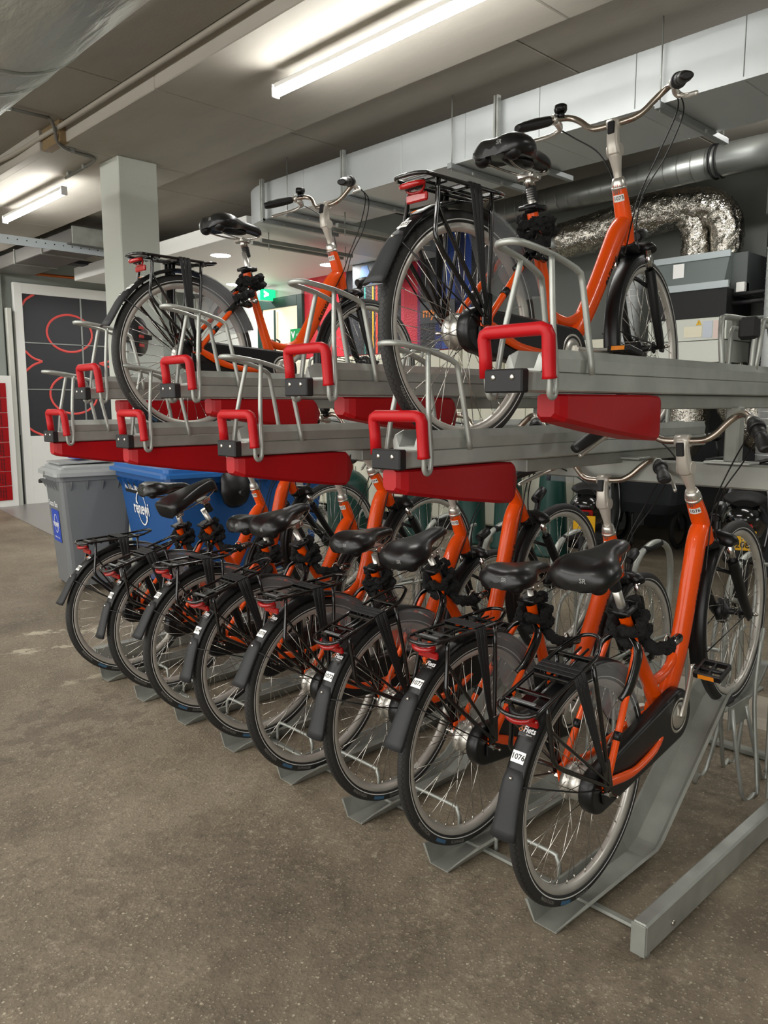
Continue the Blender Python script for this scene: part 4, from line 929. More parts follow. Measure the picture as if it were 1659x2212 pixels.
        b.sweep([(.822, s_*.232, .830), (.80, s_*.262, .815), (.755, s_*.290, .797), (.705, s_*.318, .776), (.700, s_*.320, .774)], [(.0055, .007), (.005, .0085), (.005, .0085), (.006, .008), (.004, .005)], 10, sub=3)
        b.cyl((.776, s_*.229, .861), (.788, s_*.220, .864), .0185, 16)
        D['lever'+nm[-2:]] = b.mesh('brake_lever', alloy)
    b = MB(); b.cyl((.800, .205, .885), (.800, .205, .892), .012, 16); b.sweep([(.800, .205, .890), (.800, .205, .898), (.800, .205, .912), (.800, .205, .915)], [.021, .0245, .0245, .021], 22); b.cyl((.800, .205, .868), (.800, .205, .888), .015, 12); b.box(.770, .784, .195, .209, .886, .896, .003); D['bell'] = b.mesh('bell', blk)
    b = MB(); 
    b.sweep([(.812, -.226, .842), (.90, -.215, .80), (.935, -.14, .68), (.925, -.06, .56), (.915, -.035, .44), (.92, -.045, .36)], .0026, 6, sub=6)
    b.sweep([(.80, -.21, .855), (.89, -.20, .82), (.93, -.12, .70), (.915, -.05, .56), (.89, -.032, .47), (.80, -.036, .33)], .0026, 6, sub=6)
    b.sweep([(.812, .226, .842), (.87, .19, .815), (.905, .10, .74), (.91, .045, .62), (.905, .035, .50), (.93, .05, .38), (1.0, .06, .2)], .0026, 6, sub=6)
    D['cable'] = b.mesh('cable', blk)
    # fork
    b = MB()
    b.sweep([(.912, -0, .392), (.925, 0, .378), (.955, 0, .374), (.975, 0, .376)], [(.028, .026), (.034, .024), (.044, .022), (.040, .018)], 18, up=(0, 0, 1), sub=3)
    b.sweep([(.968, .076, .362), (.975, .062, .372), (.980, .03, .378), (.980, -.03, .378), (.975, -.062, .372), (.968, -.076, .362)], [(.020, .014), (.029, .023), (.028, .024), (.028, .024), (.029, .023), (.020, .014)], 14, up=(0, 0, 1), sub=3)
    for s_ in (-1, 1):
        b.sweep([(.978, s_*.062, .293), (.985, s_*.062, .278), (1.010, s_*.063, .205), (1.045, s_*.063, .115), (1.085, s_*.062, .035), (1.100, s_*.060, .010)], [.0185, .0192, .0188, .0175, .0155, .013], 16, sub=3)
        b.box(1.088, 1.130, s_*.060-.005, s_*.060+.005, -.006, .034, .004)
    b.sweep([(1.00, -.045, .235), (.965, -.02, .262), (.955, 0, .268), (.965, .02, .262), (1.00, .045, .235)], .008, 8, sub=3)
    D['fork'] = b.mesh('fork', blk)
    b = MB()
    for s_ in (-1, 1): b.sweep([(.962, s_*.062, .362), (.978, s_*.062, .298)], .0135, 16)
    D['stanchion'] = b.mesh('stanchion', mat('chrome', '#D0CFCB', .12, metal=1))
    b = MB()
    for s_ in (-1, 1): b.cyl((FA[0], s_*.066, FA[1]), (FA[0], s_*.084, FA[1]), .008, 8); b.sphere((FA[0], s_*.086, FA[1]), .006, 8, 6)
    D['front_nut'] = b.mesh('axle_nut', steel)
    b = MB(); b.lathe([(0, .028), (.048, .028), (.050, .034), (.048, .052), (0, .056)], 24, Matrix.Translation((FA[0], 0, FA[1]))); b.sweep([(FA[0]-.01, .058, FA[1]), (1.055, .066, .075), (1.035, .066, .120)], [(.004, .012)]*3, 8); D['front_brake'] = b.mesh('front_brake', blk)
    b = MB(); b.sweep([(1.020, 0, .378), (1.028, 0, .400), (1.040, 0, .425), (1.048, 0, .438)], [(.011, .014)]*4, 10, sub=2); b.box(.992, 1.030, -.014, .014, .372, .395, .005)
    b.sweep([(1.020, 0, .436), (1.026, 0, .439), (1.060, 0, .451), (1.088, 0, .461)], [.019, .0215, .0215, .0185], 20); D['headlight'] = b.mesh('headlight', blk)
    b = MB(); b.sweep([(1.0195, 0, .4358), (1.0175, 0, .4352)], .0135, 18); D['light_rear_face'] = b.mesh('light_ring', mat('dark_grey', '#2A2B2D', .6))
    return D
BM = bike_meshes()
HT, HB = Vector((.838, 0, .592)), Vector((.920, 0, .389)); AX = (HT-HB).normalized()
NUMPOS_F, NUMPOS_H = 134, None
def fender_text(tx, ty, a0, r=.3768): a = R_(a0)-ty/r; return (r*math.cos(a), -tx, r*math.sin(a))
def ring_text(tx, ty, a0, r0, y): a = R_(a0)-tx/r0*1.0; r = r0+ty; return (r*math.cos(a), y, r*math.sin(a))
def head_pt(tx, ty, k):
    """wrap on the head tube, facing backwards and to the right"""
    c = HT+(HB-HT)*k; rad = .0292; th = R_(196)+tx/rad*1.0
    back = Vector((-1, 0, 0)); back = (back-AX*back.dot(AX)).normalized(); side = AX.cross(back)
    d = back*math.cos(th-R_(180)) + Vector((0, -1, 0))*math.sin(th-R_(180))
    return c+AX*ty+d*rad
# curved blank labels
def fender_label(w_, h_, a0, r=.3757):
    vs = []; fs = []
    for i in range(5):
        for j in range(5):
            tx = -w_/2+w_*i/4; ty = -h_/2+h_*j/4; rr = r+.0006-.0035*(abs(tx)/.03)**3
            a = R_(a0)-ty/r; vs.append((rr*math.cos(a), -tx, rr*math.sin(a)))
    for i in range(4):
        for j in range(4): fs.append((i*5+j, i*5+j+1, (i+1)*5+j+1, (i+1)*5+j))
    return MB().add(vs, fs, True)
def head_label(w_, h_, k):
    vs = [head_pt(-w_/2+w_*i/8, -h_/2+h_*j, k) for i in range(9) for j in (0, 1)]
    return MB().add(vs, [(2*i, 2*i+1, 2*i+3, 2*i+2) for i in range(8)], True)
BM['fender_label'] = fender_label(.040, .030, 134).mesh('number_label', white_s)
BM['head_label'] = head_label(.040, .024, .22).mesh('number_label', white_s)
BM['brand_label'] = fender_label(.050, .036, 123).mesh('dark_label', mat('label_dark', '#15120F', .35))
def txtmesh(s, size, fn, m, bold=0, sx=1, align='CENTER'):
    vs, fs = text2d(s, size, align, bold=bold, sx=sx); me = bpy.data.meshes.new('lettering'); me.from_pydata([tuple(fn(x, y)) for x, y in vs], [], fs); me.materials.append(m); me.update(); return me
BM['brand_text'] = txtmesh('Fiets', .0235, lambda x, y: fender_text(x+.006, y+.002, 123, .3772), wtext, .0006, .85)
BM['brand_text2'] = txtmesh('alliantie', .006, lambda x, y: fender_text(x+.008, y-.011, 123, .3772), wtext)
b = MB()
for (cx, cy, rr) in ((-.021, -.001, .0050), (-.0155, .004, .0050)):
    b.sweep([fender_text(cx+rr*math.cos(t*PI/6), cy+rr*math.sin(t*PI/6), 123, .3774) for t in range(12)], .0006, 4, closed=True)
BM['brand_icon'] = b.mesh('bicycle_icon', mat('icon_orange', '#F08030', .5))
DT = [Vector(p) for p in ((.800, 0, .350), (.752, 0, .268), (.702, 0, .185), (.648, 0, .104))]
def dt_pt(s_):
    L = 0
    for a, b_ in zip(DT[::-1], DT[::-1][1:]):
        d = (b_-a).length
        if s_ <= L+d or b_ == DT[0]: return a+(b_-a).normalized()*(s_-L), (b_-a).normalized()
        L += d
def dt_text(tx, ty):
    p, t = dt_pt(.205+tx); nrm = Vector((-t.z, 0, t.x)); o = ty-.014
    yy = -.0302*math.sqrt(max(.05, 1-(o/.0390)**2))-.0016
    return p+nrm*o+Vector((0, yy, 0))
BM['frame_lettering'] = txtmesh('BATAVUS', .027, dt_text, ink, .0009, 1.05)
def projected_text(me, txt, size, P0, N, U, m, bold=.0003):
    from mathutils.bvhtree import BVHTree
    bv = BVHTree.FromPolygons([v.co.copy() for v in me.vertices], [tuple(p.vertices) for p in me.polygons])
    N = Vector(N).normalized(); U = Vector(U); U = (U-N*U.dot(N)).normalized(); V = N.cross(U); P0 = Vector(P0)
    def fn(x, y):
        o = P0+U*x+V*y+N*.15; h = bv.ray_cast(o, -N)
        return (h[0] if h[0] is not None else P0)+N*.0008
    return txtmesh(txt, size, fn, m, bold)
mg = mat('mark_grey', '#8C8C89', .4)
BM['saddle_mark'] = projected_text(BM['saddle'], 'SR', .018, (.090, -.030, .620), (-.85, -.25, .45), (0, -1, 0), mg)
BM['saddle_mark2'] = projected_text(BM['saddle'], 'TG', .013, (.335, -.004, .63), (-.2, -.5, .85), (.3, -1, 0), mg)
tg = mat('tire_print', '#77756F', .6)
def tire_print(a0, s, sz):
    mb = MB()
    for _ in (0,):
        vs, fs = text2d(s, sz, bold=.0003)
        # reads along the sidewall, top of the letters outwards
        mb.add([(lambda a, r: (r*math.cos(a), -.0189, r*math.sin(a)))(R_(a0)+x/.33, .3325-y) for x, y in vs], fs)
    me = bpy.data.meshes.new('tire_lettering'); me.from_pydata(mb.v, [], mb.f); me.materials.append(tg); me.update(); return me
BM['tire_lettering'] = tire_print(218, 'MARATHON', .014); BM['tire_lettering2'] = tire_print(252, 'SCHWALBE', .013)
vs = []; 
for i in range(7):
    a = R_(232+i*1.5)
    for r in (.327, .3385): vs.append((r*math.cos(a), -.0189, r*math.sin(a)))
BM['tire_blue'] = MB().add(vs, [(2*i, 2*i+1, 2*i+3, 2*i+2) for i in range(6)]).mesh('blue_mark', mat('tire_blue', '#3C617F', .6))

def lock_mesh(seed, drop):
    rr = random.Random(seed); P = []; Rr = []
    for i in range(34):
        t = i/33; a = t*2*PI*2.35+1.0; r = .043+.008*math.sin(i*1.9)+rr.uniform(-.003, .003); z = .385-.062*t+.006*math.sin(i*1.3)
        x0 = .330+(.40-z)*.33
        P.append((x0+r*math.cos(a), r*1.05*math.sin(a), z+.018*math.cos(a))); Rr.append((.0135+rr.uniform(-.002, .003), .015+rr.uniform(-.002, .003)))
    P += [(.30, -.075, .300), (.265, -.082, .285), (.235, -.080, .270+drop), (.205, -.078, .262+drop)]; Rr += [(.014, .017), (.015, .018), (.017, .020), (.013, .016)]
    return crumple(MB().sweep(P, Rr, 16, sub=6), .010, 75, seed).mesh('chain_sleeve', cloth)
def lock_mesh_fwd(seed):
    rr = random.Random(seed); P = []; Rr = []
    for i in range(30):
        t = i/29; a = t*2*PI*2.2-.6; r = .045+.008*math.sin(i*2.1)+rr.uniform(-.003, .003); z = .392-.075*t+.005*math.sin(i*1.7)
        P.append((.330+(.40-z)*.33+r*math.cos(a), r*1.05*math.sin(a), z+.022*math.cos(a))); Rr.append((.014+rr.uniform(-.002, .003), .0155+rr.uniform(-.002, .003)))
    P += [(.345, -.070, .290), (.39, -.080, .262), (.43, -.080, .248), (.455, -.078, .243)]; Rr += [(.014, .016), (.015, .018), (.017, .022), (.012, .016)]
    return crumple(MB().sweep(P, Rr, 16, sub=6), .010, 75, seed).mesh('chain_sleeve', cloth)
LM = [lock_mesh_fwd(3), lock_mesh(5, 0), lock_mesh_fwd(8)]
LP = []
for k in range(3):
    b = MB(); c = Vector((.475, -.078, .243)) if k != 1 else Vector((.250, -.085, .245))
    b.sweep([c+Vector((-.03, 0, .005)), c+Vector((.03, 0, -.004))], [(.014, .016)]*2, 14); b.sphere(c+Vector((.034, 0, -.004)), .012, 10, 8); LP.append(b.mesh('lock_body', blk_g))
LC = []
for k in range(3):
    b = MB(); c = Vector((.44, -.070, .262)) if k != 1 else Vector((.285, -.080, .275))
    b.sweep([c+Vector((.016*math.cos(t*PI/6), 0, .016*math.sin(t*PI/6))) for t in range(12)], .004, 8, closed=True)
    b.cyl(c+Vector((.01, -.01, -.012)), c+Vector((.03, -.014, -.016)), .011, 14); LC.append(b.mesh('lock_ring', steel))

def steer(delta): return Matrix.Translation(HB) @ Matrix.Rotation(delta, 4, AX) @ Matrix.Translation(-HB)
def bike(num, head_num, pose, label, st=0, crank=0, seat=(0, 0, 0), wedge=False, lock=0, fend_num=None, lock_label=''):
    X, Y, Z, pi, ya = pose
    F = Vector((math.cos(R_(pi))*math.cos(R_(ya)), math.cos(R_(pi))*math.sin(R_(ya)), math.sin(R_(pi))))
    L = Vector((-math.sin(R_(ya)), math.cos(R_(ya)), 0)); U = F.cross(L)
    M = Matrix(((F.x, L.x, U.x, X), (F.y, L.y, U.y, Y), (F.z, L.z, U.z, Z), (0, 0, 0, 1)))
    t = thing('bicycle', label, 'bicycle', group='orange rental bicycles', M=M)
    def P(name, key, par=t, Mx=None, kind=None, label=None):
        o = mk(name, BM[key], par, kind=kind, label=label)
        if Mx is not None: o.matrix_local = Mx
        return o
    fr_ = P('frame', 'frame'); P('stay_clamp', 'stay_clamp_r', fr_); P('stay_clamp', 'stay_clamp_l', fr_); P('axle_nut', 'axle_nut', fr_); P('dropout_plate', 'dropout_plate', fr_)
    P('frame_lettering', 'frame_lettering', fr_); hl = P('number_label', 'head_label', fr_)
    mk('number', txtmesh(head_num, .0185, lambda x, y: head_pt(x, y, .22)+(head_pt(x, y, .22)-(HT+(HB-HT)*.22)).normalized()*.0006, ink, .0002), fr_)
    rw = P('rear_wheel', 'wheel_rim'); P('tire', 'tire', rw); P('spokes', 'spokes', rw, kind='stuff'); P('hub', 'rear_hub', rw); P('tire_lettering', 'tire_lettering', rw); P('tire_lettering', 'tire_lettering2', rw); P('blue_mark', 'tire_blue', rw)
    S = steer(st)
    rw2 = P('front_wheel', 'wheel_rim', Mx=S @ Matrix.Translation((FA[0], 0, FA[1])) @ Matrix.Rotation(.35, 4, 'Y')); P('tire', 'tire', rw2); P('spokes', 'spokes', rw2, kind='stuff'); P('hub', 'front_hub', rw2)
    fd_ = P('rear_fender', 'rear_fender'); P('mud_flap', 'mud_flap', fd_, label='dark grey rubber mud flap'); P('flap_screw', 'flap_screw', fd_); P('fender_stay', 'fender_stay', fd_)
    P('number_label', 'fender_label', fd_); mk('number', txtmesh(fend_num or num, .0205, lambda x, y: fender_text(x, y, 134), ink, .0003), fd_)
    P('dark_label', 'brand_label', fd_); P('label_text', 'brand_text', fd_); P('label_text', 'brand_text2', fd_); P('bicycle_icon', 'brand_icon', fd_)
    P('coat_guard', 'coat_guard', label='clear plastic coat guard'); P('chain_case', 'chain_case'); P('ring_lock', 'ring_lock')
    rc = P('rear_carrier', 'rear_carrier'); P('carrier_plate', 'carrier_plate', rc); P('carrier_strap', 'carrier_strap', rc); P('tail_light', 'tail_light', rc, label='red tail light'); P('light_housing', 'light_housing', rc); P('rear_reflector', 'reflector', rc)
    B0 = Matrix.Translation((BB[0], 0, BB[1])); C = B0 @ Matrix.Rotation(-crank, 4, 'Y')
    cd_ = P('crank_disc', 'crank_disc', Mx=B0)
    P('crank_arm', 'crank_arm', Mx=C); P('crank_arm', 'crank_arm_left', Mx=C)
    for nm, s_, yy in (('pedal_r', 1, -.104), ('pedal_l', -1, .094)):
        p = P('pedal', nm, Mx=B0 @ Matrix.Translation((s_*.172*math.cos(crank), yy, s_*.172*math.sin(crank))) @ Matrix.Rotation(R_(rnd.uniform(-15, 25)), 4, 'Y')); P('pedal_reflector', nm+'_refl', p, label='amber pedal reflector')
    SM = Matrix.Translation((seat[0], 0, seat[1])) @ Matrix.Translation((.28, 0, .56)) @ Matrix.Rotation(-seat[2], 4, 'Y') @ Matrix.Translation((-.28, 0, -.56))
    P('seat_post', 'seat_post', Mx=Matrix.Translation((seat[0]*.5, 0, seat[1]*.5))); P('seat_clamp', 'seat_clamp'); P('bellows', 'bellows', Mx=Matrix.Translation((seat[0], 0, seat[1])))
    sd_ = P('saddle', 'saddle_wedge' if wedge else 'saddle', Mx=SM, label='smooth wedge shaped black saddle on springs' if wedge else None); P('saddle_clamp', 'saddle_clamp', sd_)
    if wedge: P('saddle_spring', 'saddle_spring', sd_)
    else: P('saddle_base', 'saddle_base', sd_); P('saddle_mark', 'saddle_mark', sd_); P('saddle_mark', 'saddle_mark2', sd_)
    P('headset_ring', 'headset_ring'); sm = P('stem', 'stem', Mx=S); P('stem_button', 'stem_button', sm)
    hb_ = P('handlebar', 'handlebar', Mx=S); P('grip', 'grip_l', hb_); P('grip', 'grip_r', hb_); P('brake_lever', 'lever_l', hb_); P('brake_lever', 'lever_r', hb_); P('bell', 'bell', hb_)
    P('cable', 'cable', Mx=S); fk = P('fork', 'fork', Mx=S); P('stanchion', 'stanchion', fk, label='chrome fork stanchions'); P('axle_nut', 'front_nut', fk); P('front_brake', 'front_brake', fk)
    P('front_fender', 'front_fender', Mx=S); P('fender_stay', 'front_fender_stay', Mx=S); h_ = P('headlight', 'headlight', Mx=S); P('light_ring', 'light_rear_face', h_)
    lk = thing('chain_lock', lock_label, 'bicycle lock', group='chain locks on the orange bicycles', M=M)
    mk('chain_sleeve', LM[lock], lk); mk('lock_body', LP[lock], lk); mk('lock_ring', LC[lock], lk)
    return t
BIKES = [
 ('1076', '1076', (1.921, 1.166, .379, 15.66, .99), 'orange bicycle with number 1076, nearest in the lower row, front wheel raised', dict(st=R_(3.5), crank=R_(72), seat=(0, 0, 0), lock=0, lock_label='black cloth chain lock round the seat tube of the nearest lower bicycle, 1076')),
 ('1077', '1077', (1.944, 1.599, .372, 1.69, .1), 'orange bicycle with number 1077, second from the right in the lower row', dict(st=R_(4.7), crank=R_(60), seat=(.045, -.095, .02), lock=0, lock_label='black cloth chain lock below the saddle of the lower bicycle 1077')),
 ('1072', '1072', (1.957, 1.978, .379, 15.16, 1.1), 'orange bicycle with number 072 on its mudguard, third from the right in the lower row', dict(st=.0, crank=R_(100), seat=(.049, -.080, .07), lock=2, lock_label='black cloth chain lock on the third lower bicycle from the right, 072')),
 ('1070', '1070', (1.906, 2.365, .376, 1.77, .5), 'orange bicycle with number 070, fourth from the right in the lower row', dict(st=.0, crank=R_(20), seat=(.060, -.062, .10), lock=1, lock_label='black cloth chain lock on the fourth lower bicycle from the right, 070')),
 ('1074', '1074', (1.927, 2.769, .379, 15.04, .44), 'orange bicycle with number 74, fifth from the right in the lower row', dict(st=.0, crank=R_(45), seat=(.052, -.055, .05), lock=2, lock_label='black cloth chain lock on the fifth lower bicycle from the right, 74')),
 ('1075', '1075', (1.926, 3.191, .372, 1.63, -.35), 'orange bicycle with number 75, third from the left in the lower row', dict(st=.0, crank=R_(80), seat=(.07, -.085, .02), lock=1, lock_label='black cloth chain lock on the third lower bicycle from the left, 75')),
 ('1070', '1070', (1.939, 3.583, .379, 14.94, -.42), 'orange bicycle with a smooth wedge saddle, second from the left in the lower row', dict(st=.0, crank=R_(60), seat=(.075, -.022, .14), wedge=True, lock=2, lock_label='black cloth chain lock below the smooth wedge shaped saddle')),
 ('1078', '1078', (1.913, 4.010, .376, 1.53, -1.19), 'orange bicycle with number 78, at the far left end of the lower row', dict(st=.0, crank=R_(60), seat=(.035, .02, 0), lock=2, lock_label='black cloth chain lock on the leftmost lower bicycle, 78')),
 ('1073', '1073', (1.868, 1.592, 1.699, -.73, -.77), 'orange bicycle with number 1073, the nearer one on the upper trays', dict(st=R_(9.5), crank=R_(2), seat=(.025, -.055, R_(2)), lock=1, lock_label='black cloth chain lock bundled on the nearer upper bicycle, 1073')),
 ('1071', '1071', (1.846, 3.194, 1.699, -1.0, -.12), 'orange bicycle with number 071, the farther one on the upper trays', dict(st=0, crank=R_(38), seat=(.03, -.02, R_(1)), lock=1, lock_label='black cloth chain lock on the farther upper bicycle, 071')),
]
for n_, hn, ps, lb, kw in BIKES: bike(n_, hn, ps, lb, **kw)

# ================================================================== BINS
def loft(mb, rings, cap0=True, cap1=True, smooth=False):
    n = len(rings[0]); vs = [p for r in rings for p in r]
    mb.add(vs, [(i*n+k, i*n+(k+1) % n, (i+1)*n+(k+1) % n, (i+1)*n+k) for i in range(len(rings)-1) for k in range(n)], smooth)
    if cap0: mb.add(rings[0], [tuple(range(n))])
    if cap1: mb.add(rings[-1], [tuple(range(n))])
    return mb
def rrect(x0, x1, y0, y1, z, r, k=3):
    P = []
    for cx, cy, a0 in ((x1-r, y1-r, 0), (x0+r, y1-r, 90), (x0+r, y0+r, 180), (x1-r, y0+r, 270)):
        for i in range(k+1): a = R_(a0+90*i/k); P.append((cx+r*math.cos(a), cy+r*math.sin(a), z))
    return P
greyb = mat('bin_grey', '#6E7173', .45, bump=.1, bscale=250); greyl = mat('bin_lid_grey', '#9FA2A2', .4)
blueb = mat('bin_blue', '#174F8C', .42, bump=.08, bscale=250); bluel = mat('bin_lid_blue', '#2360A2', .38)
M = Matrix.Translation((2.38, 6.08, 0)) @ Matrix.Rotation(R_(-9), 4, 'Z')
gb = thing('wheelie_bin', 'grey wheelie bin with blue recycling label standing left of the blue container', 'bin', M=M)
loft(MB(), [rrect(.05, .50, .03, .49, .06, .05), rrect(.0, .56, .0, .54, .90, .04), rrect(-.015, .575, -.01, .55, .90, .04), rrect(-.015, .575, -.01, .55, .935, .04)]).build('bin_body', greyb, gb)
lidg = loft(MB(), [rrect(-.045, .60, -.035, .58, .935, .04), rrect(-.045, .60, -.035, .58, .965, .04), rrect(-.02, .58, -.01, .56, .985, .04), rrect(.0, .56, .02, .53, .985, .04), rrect(.0, .56, .02, .53, 1.005, .04), rrect(.04, .54, .05, .50, 1.02, .04)]).build('bin_lid', greyl, gb)
MB().box(.05, .50, .06, .49, 1.021, 1.036, .004, Matrix.Rotation(R_(-2), 4, 'Y')).build('flap', greyl, lidg)
MB().box(.2, .32, .15, .40, 1.052, 1.056, .001, Matrix.Rotation(R_(-2), 4, 'Y')).build('blue_sticker', mat('sticker_blue', '#1C46B4', .4), lidg)
MB().cyl((-.046, .30, .952), (-.052, .30, .952), .012, 12).build('lock_stud', steel, lidg)
for k in range(5): MB().prism([(-.014, .895), (-.05, .895), (-.004, .82)], 'y', .06+k*.1, .065+k*.1).build('rib', greyb, gb)
for k in range(4): MB().prism([(-.009, .895), (-.035, .895), (.004, .82)], 'x', .08+k*.12, .085+k*.12).build('rib', greyb, gb)
MB().sweep([(.0, .56, .87), (-.03, .60, .86), (.45, .62, .86), (.5, .56, .87)], .016, 8).build('rear_handle', blk_m, gb)
for x in (.12, .44): MB().lathe([(0, -.025), (.09, -.025), (.1, -.015), (.1, .015), (.09, .025), (0, .025)], 20, Matrix.Translation((x, .55, .10)) @ Matrix.Rotation(PI/2, 4, 'Z')).build('bin_wheel', blk_m, gb)
# labels on the face looking towards -x
def facex(x_bot, x_top, z0, z1):
    return lambda tx, ty, yc, zc: (x_bot+(x_top-x_bot)*((zc+ty)-z0)/(z1-z0)-.004, yc-tx, zc+ty)
fx = facex(.05, .0, .06, .90)
sb_ = MB().add([fx(tx, ty, .275, .525) for tx, ty in ((-.125, -.13), (.125, -.13), (.125, .13), (-.125, .13))], [(0, 1, 2, 3)]).build('blue_label', mat('sticker_blue', '#1C46B4', .4), gb)
def logo(par, fn, s, m):
    """lettered logo with two curved arrows round the middle letters"""
    text_on('logo_text', 'renewi', .36*s, lambda x, y: fn(x*.84, y), m, par, bold=.006*s)
    cx, cy = .03*s, .01*s
    for (a0, a1, rx, hd) in ((152, -12, .25, 0), (188, 322, .25, 1)):
        mb = MB(); N = 20; A = [a0+(a1-a0)*i/N for i in range(N+1)]
        def pt(a, k): return fn(cx+(rx+k)*s*math.cos(R_(a)), cy+(.33+k)*s*math.sin(R_(a)))
        for i in range(N):
            w0 = .017*(1-.4*(i/N if hd == 0 else 1-i/N)); w1 = .017*(1-.4*((i+1)/N if hd == 0 else 1-(i+1)/N))
            mb.add([pt(A[i], -w0), pt(A[i+1], -w1), pt(A[i+1], w1), pt(A[i], w0)], [(0, 1, 2, 3)])
        e = a0 if hd == 0 else a1; px, py = cx+rx*s*math.cos(R_(e)), cy+.33*s*math.sin(R_(e)); q = -1 if hd == 0 else 1
        mb.add([fn(px-q*.05*s, py+q*.09*s), fn(px+q*.055*s, py+q*.06*s), fn(px+q*.02*s, py-q*.06*s)], [(0, 1, 2)])
        mb.build('logo_arrow', m, par)
logo(gb, lambda x, y: tuple(Vector(fx(x, y, .275, .54))+Vector((-.002, 0, 0))), .22, wtext)
text_on('label_text', 'waste no more', .026, lambda x, y: tuple(Vector(fx(x, y, .275, .43))+Vector((-.002, 0, 0))), wtext, gb)
text_on('bin_text', 'Destra Box', .064, lambda x, y: tuple(Vector(fx(x, y, .30, .70))+Vector((-.001, 0, 0))), wtext, gb, bold=.0006, sx=1.0)

M = Matrix.Translation((2.64, 4.86, 0)) @ Matrix.Rotation(R_(-7), 4, 'Z')
bb = thing('waste_container', 'large blue waste container with white recycling logo behind the left bicycles', 'bin', M=M)
loft(MB(), [rrect(.10, 1.18, .08, 1.0, .16, .06), rrect(.0, 1.26, .0, 1.06, .94, .05), rrect(-.02, 1.28, -.02, 1.08, .94, .05), rrect(-.02, 1.28, -.02, 1.08, .985, .05)]).build('container_body', blueb, bb)
ll = loft(MB(), [rrect(-.06, 1.30, -.05, 1.11, .985, .05), rrect(-.06, 1.30, -.05, 1.11, 1.01, .05), rrect(-.03, 1.27, -.02, 1.08, 1.02, .05), rrect(-.03, 1.27, -.02, 1.08, 1.045, .05), rrect(.06, 1.2, .06, 1.0, 1.075, .08)]).build('container_lid', bluel, bb)
for k in range(8): MB().prism([(-.016, .935), (-.055, .935), (-.002, .85)], 'y', .08+k*.12, .088+k*.12).build('rib', blueb, bb)
for k in range(6): MB().prism([(-.016, .935), (-.045, .935), (-.002, .87)], 'x', .75+k*.08, .757+k*.08).build('rib', blueb, bb)
hd = MB(); hd.box(.06, .10, -.075, -.02, .88, .96, .004); hd.box(.26, .30, -.075, -.02, .88, .96, .004); hd.cyl((.04, -.07, .895), (.32, -.07, .895), .016, 12); hd.build('side_handle', blk_m, bb)
MB().sweep([(.46, -.03, 1.02), (.46, -.055, .96), (.46, -.07, .88), (.46, -.06, .80), (.46, -.03, .76)], [(.08, .02), (.11, .04), (.12, .05), (.09, .04), (.03, .01)], 20, sub=3, up=(0, 1, 0)).build('pivot_cover', blk, bb)
MB().cyl((.48, -.08, .87), (.48, -.16, .87), .028, 16, .024).build('pivot_pin', blk, bb)
for x in (.2, 1.05):
    for y in (.15, .9): MB().lathe([(0, -.025), (.07, -.025), (.08, 0), (.07, .025), (0, .025)], 20, Matrix.Translation((x, y, .08))).build('castor', blk_m, bb)
fx2 = facex(.10, .0, .16, .94)
MB().add([fx2(tx, ty, .74, .865) for tx, ty in ((-.17, -.042), (.20, -.042), (.20, .042), (-.17, .042))], [(0, 1, 2, 3)]).build('black_label', mat('label_black', '#101012', .4), bb)
text_on('label_text', 'PAPER / CARDBOARD', .048, lambda x, y: tuple(Vector(fx2(x, y, .895, .865))+Vector((-.003, 0, 0))), wtext, bb, bold=.0015, sx=.72, align='LEFT')
logo(bb, lambda x, y: tuple(Vector(fx2(x, y, .62, .715))+Vector((-.003, 0, 0))), .38, wtext)

# ================================================================== BEHIND THE RACK
# tubular stands of the next row
for i, y in enumerate((.55, 1.05, 1.55, 2.05, 2.55, 3.05, 3.55)):
    s_ = thing('tube_stand', 'bent galvanised tube stand with rubber sleeve behind the rack, %s' % ('nearest, at the right edge', 'second from the right', 'third from the right', 'fourth, middle of the row', 'third from the left', 'second from the left', 'leftmost')[i], 'bicycle stand', (3.72, y, 0), 'tube stands behind the rack')
    MB().sweep([(0, -.04, .01), (0, -.04, .45), (.02, -.04, .60), (.10, -.04, .70), (.26, -.04, .74), (.40, -.04, .68), (.44, -.04, .52), (.42, -.04, .30), (.40, -.04, .01)], .017, 12, sub=4).build('tube_loop', galv, s_)
    MB().sweep([(.06, .04, .01), (.06, .04, .30), (.10, .04, .44), (.20, .04, .50), (.34, .04, .46), (.40, .04, .30), (.40, .04, .01)], .012, 10, sub=4).build('tube_loop', galv, s_)
    MB().sweep([(.12, -.04, .712), (.30, -.04, .732)], .021, 12).build('rubber_sleeve', blk_m, s_)
    MB().sweep([(.0, -.04, .3), (.0, .12, .3), (.02, .20, .36), (.02, .20, .62), (.04, .16, .70), (.10, .12, .72)], .011, 10, sub=4).build('side_arm', galv, s_)
    MB().box(-.02, .46, -.07, .07, 0, .012, .003).build('foot_plate', galv_d, s_)
# dark green bollards
for i, (x, y) in enumerate(((6.55, 4.42), (6.55, 4.95), (6.55, 5.45), (6.4, 6.1), (6.4, 7.4))):
    b_ = thing('bollard', 'dark green tapered bollard before the cream lockers, %s' % ('rightmost of the five', 'second from the right', 'third from the right', 'second from the left', 'leftmost of the five')[i], 'bollard', (x, y, 0), 'dark green bollards before the lockers')
    MB().sweep([(0, 0, 0), (0, 0, .03), (0, 0, .06), (0, 0, .5), (0, 0, 1.05), (0, 0, 1.12)], [.19, .19, .16, .145, .105, .09], 24).build('bollard_post', mat('bollard_green', '#1E4A42', .4), b_)
    MB().sphere((0, 0, 1.15), .085, 18, 10).build('bollard_cap', mat('bollard_green', '#1E4A42', .4), b_)
